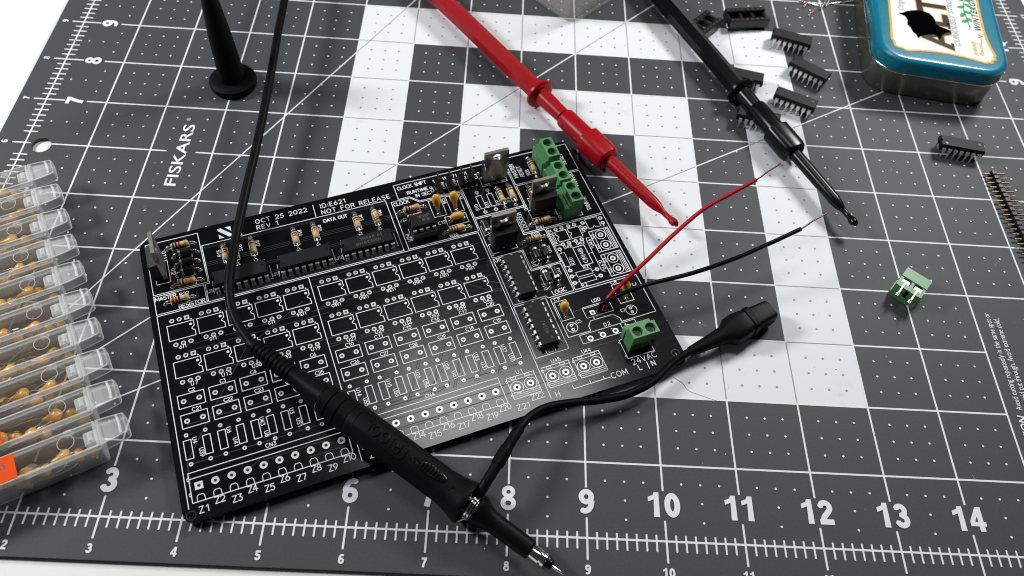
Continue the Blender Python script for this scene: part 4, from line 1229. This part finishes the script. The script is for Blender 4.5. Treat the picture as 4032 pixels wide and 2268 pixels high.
# ================================================================== HOOK TEST CLIPS
def hook_clip(name, label, loc, ang, mat, ext, tipmat):
    t = thing(name, label, 'test clip', loc, (0, 0, ang), 'hook test clips')
    sh = MB().lathe([(-150, 4.2), (-149, 4.5), (-75, 4.55), (-2.2, 4.2), (-1.5, 4.0)], 6, 'x', ph=math.radians(30))
    sh.build('hexagonal_shaft', mat, t, smooth=20)
    MB().lathe([(-1.7, 4.2), (-1.5, 6.0), (-.9, 6.7), (.3, 6.7), (.9, 6.0), (1.1, 3.9)], 32, 'x').build('finger_flange', mat, t, smooth=40)
    MB().lathe([(1.0, 3.9), (8, 3.6), (16.2 if ext else 12.5, 3.3), (16.5 if ext else 12.8, 2.9)], 28, 'x').build('plunger_neck', mat, t, smooth=40)
    e = 6.0 if ext else 0.0
    if ext: MB().lathe([(16, .5), (18, .5)], 10, 'x').build('plunger_rod', 'chrome', t, smooth=40)
    ba = MB().lathe([(11.1 + e, 3.5), (11.4 + e, 4.2), (12.4 + e, 4.5), (26.6 + e, 4.5)], 32, 'x')
    ba.build('barrel', mat, t, smooth=40)
    b2 = MB()
    loops = []
    for (x, ry, rz) in ((26.4 + e, 4.6, 4.4), (26.5 + e, 5.7, 5.1), (38.0 + e, 5.6, 5.1), (40.0 + e, 5.2, 4.8), (41.0 + e, 4.2, 4.0), (41.3 + e, 2.6, 2.6)):
        loops.append([(x, math.copysign(abs(math.cos(a)) ** .75, math.cos(a)) * ry, math.copysign(abs(math.sin(a)) ** .75, math.sin(a)) * rz) for a in [2 * math.pi * i / 36 for i in range(36)]])
    b2.loft(loops)
    b2.build('barrel_grip', mat, t, smooth=30)
    MB().lathe([(41 + e, 2.75), (62 + e, 2.6), (68 + e, 2.5), (71 + e, 2.1), (73.5 + e, 1.35), (74.2 + e, 1.15), (78.6 + e, 1.1), (79.4 + e, 1.6), (81.2 + e, 1.6), (81.5 + e, 1.3)], 24, 'x').build('nose_tube', tipmat, t, smooth=40)
    MB().tube([(80.6 + e, .4, .5), (82.0 + e, .5, .7), (82.4 + e, .3, -.2), (81.8 + e, .2, -1.0)], .55, 8).build('hook', tipmat, t, smooth=60)
    return t
hook_clip('hook_clip', 'red plastic hook test clip with hexagonal shaft lying above the board corner', (211.6, 192.6, 6.75), math.atan2(-.785, .620), 'red_plastic', True, 'red_plastic')
hook_clip('hook_clip', 'black plastic hook test clip lying over the loose chips', (302.6, 202.4, 6.75), math.atan2(-.893, .45), 'black_gloss', False, 'black_gloss')

# ================================================================== PROBE CAP STANDING ON ITS DISC
cp = thing('probe_tip_cap', 'black conical probe cap standing upright on its round disc', 'probe cap', (76.3, 193.9, 0))
MB().lathe([(.02, 9.3), (.6, 10.0), (2.6, 10.2), (3.4, 9.9), (4.0, 8.6), (4.4, 6.0)], 48, 'z').build('disc', 'black_matte', cp, smooth=35)
MB().lathe([(4.2, 5.7), (6, 5.55), (20, 5.1), (30, 4.55), (40, 3.8), (46, 3.1), (50, 2.2), (52, 1.1), (52.4, .2)], 36, 'z').build('cone', 'black_matte', cp, smooth=50)

# ================================================================== TIN
TA = math.radians(-8)
tin = thing('mint_tin', 'hinged mint tin with blue lid and white printed label, standing on the mat', 'tin', (363, 215.5, 0), (0, 0, TA))
def tl(z, ins, r): return [(x, y, z) for x, y in rrect(ins, 60 - ins, ins, 95 - ins, r - ins, 8)]
MB().loft([tl(.05, 2.2, 13), tl(.5, 1.3, 13), tl(1.4, .9, 13), tl(14, .8, 13)]).build('tin_base', 'tin_body', tin, smooth=30)
rim = [Vector(p) for p in tl(13.4, 0.1, 13)]
MB().tube(rim + [rim[0], rim[1]], .55, 8, False).build('rolled_rim', 'chrome', tin, smooth=60)
lid = MB().loft([tl(13.5, 0.0, 13), tl(18.4, 0.1, 13), tl(19.5, .5, 13), tl(20.2, 1.4, 13), tl(20.45, 2.6, 13), tl(20.47, 3.0, 13), tl(20.48, 4.5, 13)])
lido = lid.build('lid', 'lid_blue', tin, smooth=30)
for y in (20, 62): MB().cbox(-.7, .3, y, y + 11, 12.2, 15.2, .2).build('hinge_tab', 'tin_body', tin, smooth=30)
lab = [(8.4, 60), (8.2, 43.0), (7.4, 24.0), (6.8, 14.2), (7.6, 12.6), (8.0, 9.6), (9.2, 8.9), (11.2, 8.6), (12.4, 7.6), (13.6, 7.3), (19, 8.7), (25.7, 9.4), (32, 9.5), (38.7, 8.9), (45, 7.7), (48.6, 6.8), (49.4, 7.8), (51.2, 7.6), (51.6, 9.6), (53.4, 10.2), (52.8, 11.8), (53.6, 13.0), (52.4, 18), (51.4, 24), (51.0, 30), (51.0, 43), (51.4, 60), (51.4, 88), (8.4, 88)]
MB().prism(lab, 20.4, 20.56).build('label', 'label_white', lido, smooth=0)
lp = Print(20.575, .002)
lp.line(lab, 1.1, True)
lp.mb.build('label_border_print', 'label_gold', lido, smooth=0)
go, bk, sl_, lf, dk, gd = MB(), MB(), MB(), MB(), MB(), MB()
y = 13.0
for ch, adv in (('A', 15.0), ('L', 9.6), ('T', 10.6), ('O', 14), ('I', 7), ('D', 14)):
    font_flat(go, ch, (34.6, y), 19.0, math.pi / 2, 20.60, 1.0, align='LEFT', sx=1.02)
    font_flat(bk, ch, (34.6, y), 19.0, math.pi / 2, 20.62, 0.55, align='LEFT', sx=1.02)
    y += adv
for yy in (13.4, 28.0, 31.0): bk.flat([(34.2, yy - .4), (35.4, yy - .4), (35.4, yy + 4.0), (34.2, yy + 4.0)], 20.63)
font_flat(sl_, 'CURIOUSLY STRONG', (38.4, 15.6), 3.6, math.pi / 2, 20.60, 0.09, shear=.25, align='LEFT', sx=1.18)
font_flat(dk, 'WINTERGREEN', (49.9, 29.2), 4.3, math.pi / 2, 20.60, 0.11, shear=.2, align='LEFT', sx=1.0, spacing=1.18)
font_flat(gd, 'Artificially', (45.6, 11.2), 2.9, math.pi / 2, 20.60, 0.05, shear=.3, align='LEFT', sx=.85)
font_flat(gd, 'Flavored', (48.6, 11.6), 2.9, math.pi / 2, 20.60, 0.05, shear=.3, align='LEFT', sx=.85)
font_flat(sl_, 'Original', (14.6, 36.0), 4.0, math.pi / 2, 20.60, 0.03, shear=.3, align='LEFT', sx=1.0)
for cx, cy, a, l in ((42.5, 46, 20, 4.2), (46.0, 48, -40, 4.2), (42.6, 40, 60, 4.4), (45.2, 42.6, -20, 4.4), (43.0, 35.4, 30, 4.2), (45.4, 37.0, -60, 3.6), (46.6, 52, 20, 4), (43, 52, -30, 4)):
    ca, sa = math.cos(math.radians(a)), math.sin(math.radians(a))
    lf.flat([(cx + x * ca - y_ * sa, cy + x * sa + y_ * ca) for x, y_ in ((-l * .5, 0), (-l * .2, l * .24), (l * .2, l * .26), (l * .55, 0), (l * .2, -l * .26), (-l * .2, -l * .24))], 20.60 + .002 * (int(cx * 7) % 9))
lf.tube([(44.2, 50, 20.6), (43.6, 44, 20.6), (44.2, 37, 20.6), (44.8, 31, 20.6), (44.0, 29.6, 20.6)], .22, 6)
gd.tube([(48.4, 20.5, 20.6), (48.9, 24, 20.6), (48.2, 26.5, 20.6), (49.2, 28, 20.6)], .16, 6)
gd.tube([(47.4, 24.5, 20.6), (49.6, 25.6, 20.6), (47.6, 27, 20.6)], .16, 6)
for m_, n_, c_ in ((go, 'gold_lettering_print', 'label_gold'), (bk, 'lettering_print', 'label_dark'), (sl_, 'lettering_print', 'label_slate'), (dk, 'lettering_print', 'label_dark'), (gd, 'lettering_print', 'label_gold'), (lf, 'leaf_print', 'label_leaf')):
    m_.build(n_, c_, lido, smooth=0)
patch = [(11.9, 33.8), (13.6, 34.4), (15.4, 35.9), (18, 37.2), (20.6, 38.0), (23.6, 38.2), (26.4, 37.2), (28.0, 35.0), (28.7, 32.4), (28.6, 29.6), (30.4, 28.2), (32.2, 27.6), (34.8, 26.4), (35.2, 25.2), (33.0, 24.6), (30.9, 22.6), (30.0, 20.2), (29.2, 18.6), (28.2, 20.6), (26.8, 22.0), (23.2, 20.6), (20.4, 18.8), (19.2, 17.2), (18.6, 19.6), (17.2, 21.6), (16.4, 24.4), (15.2, 26.4), (15.6, 29.6), (14.8, 32.2), (13.4, 33.0)]
MB().prism(patch, 20.57, 20.78).build('black_patch', 'void_black', lido, smooth=0)

# ================================================================== LOOSE CHIPS
LOOSE = [((333.3, 244.0), -18.0, 'loose black chip with silver legs, farthest back of the three beside the tin'),
         ((338.2, 222.3), -34.8, 'loose black chip with silver legs, middle of the three beside the tin'),
         ((328.0, 201.6), -25.0, 'loose black chip with silver legs, nearest the 30 degree line beside the tin'),
         ((305.6, 215.2), -13.0, 'loose black chip half hidden behind the flange of the black test clip'),
         ((309.3, 189.2), -13.0, 'loose black chip half hidden under the barrel of the black test clip'),
         ((398.4, 178.9), -9.7, 'single loose black chip on dark mat below the tin')]
for (x, y), a, lb in LOOSE:
    t = thing('loose_chip', lb, 'chip', (x, y, 0.03), (0, 0, math.radians(a)), 'loose chips scattered on the mat')
    chip(14, t, None, 0, board=False)
def socket(label, loc, a, n, tilt=0.0):
    t = thing('chip_socket', label, 'chip socket', loc, (tilt, 0, math.radians(a)), 'empty chip sockets')
    k = n // 2
    L = k * 2.54 / 2
    f_ = MB()
    for s_ in (-1, 1): f_.cbox(-L, L, s_ * 3.8 - 1.35, s_ * 3.8 + 1.35, 1.2, 5.6, .15)
    for x in (-L, -L * .36, L * .36 - 1.2, L - 1.4): f_.cbox(x, x + 1.3, -2.5, 2.5, 1.6, 4.6, .1)
    f_.build('socket_frame', 'epoxy_gloss', t, smooth=25)
    cm = MB().box(-.62, .62, -.5, .5, 0, .06).mesh('contact', 'gold_pin', 0)
    lm = MB().box(-.28, .28, -.13, .13, .02, 1.25).mesh('pin', 'gold_pin', 0)
    for i in range(k):
        for s_ in (-1, 1):
            x = (i - (k - 1) / 2) * 2.54
            put('contact', cm, t, (x, s_ * 3.8, 5.6)); put('pin', lm, t, (x, s_ * 3.8, 0))
socket('empty black chip socket lying between the black test clip and the clear tub', (291.2, 250.4, .02), 49, 14)
socket('empty black sixteen-pin chip socket at the top edge, behind the loose chips', (313.6, 259.2, .02), 10, 16)

# ================================================================== CLIPPED LEADS
LEADS = [((347.3, 268.2), (352.6, 275.1), 'copper', .38, 'short copper wire clipping pointing at the row of loose chips'),
         ((346.0, 275.0), (350.2, 281.0), 'copper', .38, 'copper wire clipping at the top edge behind the chip socket'),
         ((354.6, 273.4), (360.5, 287), 'lead_wire', .5, 'thick silver clipping ending nearest the mint tin, lowest of its bunch'),
         ((357.7, 276.4), (364.5, 290), 'lead_wire', .5, 'thick silver clipping second in the bunch behind the chips'),
         ((354.0, 276.8), (343.5, 279.0), 'lead_wire', .3, 'thin silver clipping pointing sideways from the silver bunch'),
         ((360.5, 279.0), (374.0, 282.5), 'lead_wire', .35, 'thin silver clipping reaching toward the mint tin hinge')]
for a, b, m_, r, lb in LEADS:
    t = thing('clipped_lead', lb, 'wire clipping', (a[0], a[1], r), group='wire clippings')
    d = Vector((b[0] - a[0], b[1] - a[1], 0))
    MB().tube([(0, 0, 0), tuple(d * .5 + Vector((.3, -.2, .5))), tuple(d + Vector((0, 0, .6)))], r, 8).build('metal_core', m_, t, smooth=60)

# ================================================================== PIN HEADER STRIP
hd = thing('pin_header_strip', 'long black pin header strip lying on its side at the picture edge', 'pin header', (410.8, 166.4, 0), (0, 0, math.radians(4.0)))
seg_me = MB().cbox(-1.25, 1.25, -1.2, 1.2, .05, 2.5, .35).mesh('segment', 'epoxy_gloss', 25)
pin_me = MB().cbox(-4.9, 5.2, -.3, .3, .95, 1.55, .12).mesh('pin', 'gold_pin', 25)
for k in range(26):
    put('segment', seg_me, hd, (0, -2.54 * k, 0)); put('pin', pin_me, hd, (0.3, -2.54 * k, 0))

# ================================================================== LOOSE TERMINAL
lt = thing('screw_terminal', 'loose green two-way screw terminal lying on its back on the mat', 'screw terminal', (353.2, 97.4, 0), (0, 0, math.radians(-39)))
sub = MB()
ho = put('housing', TM['housing'], lt, (0, 0, 7.65), (-math.pi / 2, 0, 0))
for x in (-2.54, 2.54):
    for nme in ('clamp', 'pin'): put(nme, TM[nme], lt, (x, 0, 7.65), (-math.pi / 2, 0, 0))
    put('screw', TM['screw'], lt, (x, 0, 7.65 - 2.5), (-math.pi / 2, 0, 0))

# ================================================================== CLEAR TUB
tub = thing('clear_tub', 'clear plastic tub with one rounded corner showing at the top edge', 'tub', (227.2, 250.2, 0.02), (0, 0, math.radians(46)))
def shell(name, parent, x0, x1, y0, y1, z0, z1, r, th, mat, taper=0.0):
    o_ = lambda z, t: [(x, y, z) for x, y in rrect(x0 - t, x1 + t, y0 - t, y1 + t, r, 5)]
    i_ = lambda z, t: [(x, y, z) for x, y in rrect(x0 + th - t, x1 - th + t, y0 + th - t, y1 - th + t, max(.3, r - th), 5)]
    return MB().loft([o_(z0, 0), o_(z1, taper), i_(z1, taper), i_(z0 + th, 0)]).build(name, mat, parent, smooth=40)
shell('tub_wall', tub, 0, 70, 0, 70, 0, 32, 4, 1.2, 'tub_plastic', 2.5)
rimp = [Vector((x, y, 1.0)) for x, y in rrect(-.5, 70.5, -.5, 70.5, 4.4, 6)]
MB().tube(rimp + [rimp[0], rimp[1]], .7, 8, False).build('foot_rim', 'tub_plastic', tub, smooth=60)

# ================================================================== COMPONENT BOXES
drop_me = drop_mesh('cap_box_orange', 'capacitor_body')
leads_me = []
for k in range(3):
    rr = random.Random(k)
    ms = []
    for s_ in (-1, 1):
        pts = [(-4.3, s_ * .45, 0), (-7, s_ * (1.2 + rr.random() * .4), .2), (-12, s_ * (1.0 + rr.random()), rr.random() * .8), (-17, s_ * (.6 + rr.random()), rr.random() * 1.2)]
        ms.append(MB().tube(catmull(pts, 3), .24, 6).mesh('lead', 'lead_wire', 60))
    leads_me.append(ms)
BA = math.radians(29.4)
ORD = ['first', 'second', 'third', 'fourth', 'fifth', 'sixth', 'seventh', 'eighth', 'ninth', 'tenth']
bin_me = lid_me = None
ax, ay = math.cos(BA), math.sin(BA)
for i in range(10):
    ox, oy = 74.7 - 6.36 * i, 18.1 + 11.5 * i
    if i == 0: lb = 'clear lidded parts box nearest the bottom edge, with orange label'
    elif i == 1: lb = 'clear lidded parts box with orange label, second from the bottom edge'
    elif i == 9: lb = 'clear lidded parts box farthest back, next to the hole in the mat'
    else: lb = 'clear lidded parts box of capacitors, %s from the bottom of the row' % ORD[i]
    t = thing('parts_box', lb, 'parts box', (ox, oy, .02), (0, 0, BA), 'clear parts boxes in a row')
    if i == 0:
        q_ = lambda z, e: [(x, y, z) for x, y in rrect(-66 + e, -e, .2 + e, 8.9 - e, 1.2 - e, 4)]
        bin_me = MB().loft([q_(.7, .7), q_(0.05, .5), q_(.3, 0), q_(10.6, 0), q_(10.6, .7), q_(.75, .72)], False, False).mesh('bin_wall', 'bin_plastic', 40)
        floor_me = MB().loft([q_(.05, .75), q_(.7, .75)]).mesh('bin_floor', 'clear_plastic', 40)
        # lid: plate with skirt
        o_ = lambda z, e: [(x, y, z) for x, y in rrect(-67 - e, .9 + e, -.4 - e, 9.4 + e, 1.0, 4)]
        n_ = lambda z, e: [(x, y, z) for x, y in rrect(-67 + e, .9 - e, -.4 + e, 9.4 - e, .4, 4)]
        lm = MB().loft([n_(10.4, .7), o_(10.4, 0), o_(11.9, 0), n_(12.4, .25), n_(12.4, .8), n_(11.9, 1.2)], False, False)
        rim_me = lm.mesh('lid_rim', 'frosted_plastic', 30)
        wm = MB().loft([n_(11.3, 1.15), n_(11.9, 1.15)])
        win_me = wm.mesh('lid_window', 'clear_plastic', 30)
        # hollow tab past the end
        tb = MB()
        to_ = [(.8, -.4), (5.5, .1), (8.9, .7), (9.4, 1.3), (9.5, 7.7), (9.1, 8.3), (5.0, 8.9), (.8, 9.3)]
        def ins(pts, d):
            c = (sum(p[0] for p in pts) / len(pts), sum(p[1] for p in pts) / len(pts))
            return [(p[0] + (c[0] - p[0]) * d, p[1] + (c[1] - p[1]) * d) for p in pts]
        tb.loft([[(x, y, 8.4) for x, y in ins(to_, .10)], [(x, y, 8.4) for x, y in to_], [(x, y, 12.0) for x, y in to_], [(x, y, 12.4) for x, y in ins(to_, .06)], [(x, y, 12.4) for x, y in ins(to_, .16)], [(x, y, 11.6) for x, y in ins(to_, .2)]], False, True)
        tab_me = tb.mesh('lid_tab', 'frosted_plastic', 30)
        rd = MB().tube([(7.2, 1.2, 12.35), (7.5, 4.5, 12.5), (7.2, 8.0, 12.35)], .45, 8)
        ridge_me = rd.mesh('tab_ridge', 'frosted_plastic', 60)
        lt_ = MB().cbox(-3.6, .6, 1.6, 6.4, 8.8, 12.0, .4).cbox(-2.2, -.9, 2.4, 5.8, 12.0, 12.7, .25)
        latch_me = lt_.mesh('latch', 'frosted_plastic', 30)
        rg_ = [Vector((-8.6 + 2.5 * math.cos(a), 5.6 + 2.5 * math.sin(a), 11.92)) for a in [2 * math.pi * k / 22 for k in range(24)]]
        mark_me = MB().tube(rg_, .12, 6, False).mesh('mould_mark', 'frosted_plastic', 60)
        hn = MB().cbox(-9, -6.6, 9.0, 10.6, 8.6, 10.6, .3)
        clip_me = hn.mesh('side_clip', 'frosted_plastic', 30)
    put('bin_wall', bin_me, t); put('bin_floor', floor_me, t)
    for nme, me in (('lid_rim', rim_me), ('lid_window', win_me), ('lid_tab', tab_me), ('tab_ridge', ridge_me), ('latch', latch_me), ('mould_mark', mark_me), ('side_clip', clip_me)):
        put(nme, me, t)
    if i < 3:
        x1 = (-23.2, -25.4, -27.8)[i]
        lo = MB().cbox(x1 - 30, x1, .3, 8.8, 12.41, 12.5, .03).build('paper_label', 'label_orange', t, smooth=0)
        if i == 0:
            tx = MB()
            font_flat(tx, 'CERAMICS', (x1 - 2.6, 4.6), 3.2, 0, 12.51, 0.05, align='RIGHT', sx=.8)
            tx.build('lettering_print', 'black_ink', lo, smooth=0)
    rr = random.Random(40 + i)
    where = 'inside parts box ' + ('nearest the bottom edge' if i == 0 else 'farthest back in the row' if i == 9 else '%s from the bottom edge' % ORD[i])
    x = -3.0
    k = 0
    while x > -36 and k < 11:
        yy = 2.6 + rr.random() * 3.8
        a = rr.uniform(-14, 14) + (180 if rr.random() < .3 and x < -20 else 0)
        zz = 2.4 + (k % 3) * 2.1 + rr.random() * .8
        wx, wy = ox + (x - 1.5) * ax - yy * ay, oy + (x - 1.5) * ay + yy * ax
        c = thing('dipped_capacitor', 'orange capacitor %s from the tab end, ' % (ORD + ['eleventh'])[k] + where, 'capacitor', (wx, wy, zz), (rr.uniform(-.5, .5), rr.uniform(-.12, .12), BA + math.radians(a)), 'capacitors ' + where)
        put('capacitor_body', drop_me, c)
        for me in leads_me[rr.randrange(3)]: put('lead', me, c)
        c.scale = (.82, .82, .82)
        x -= 2.3 + rr.random() * 1.6
        k += 1
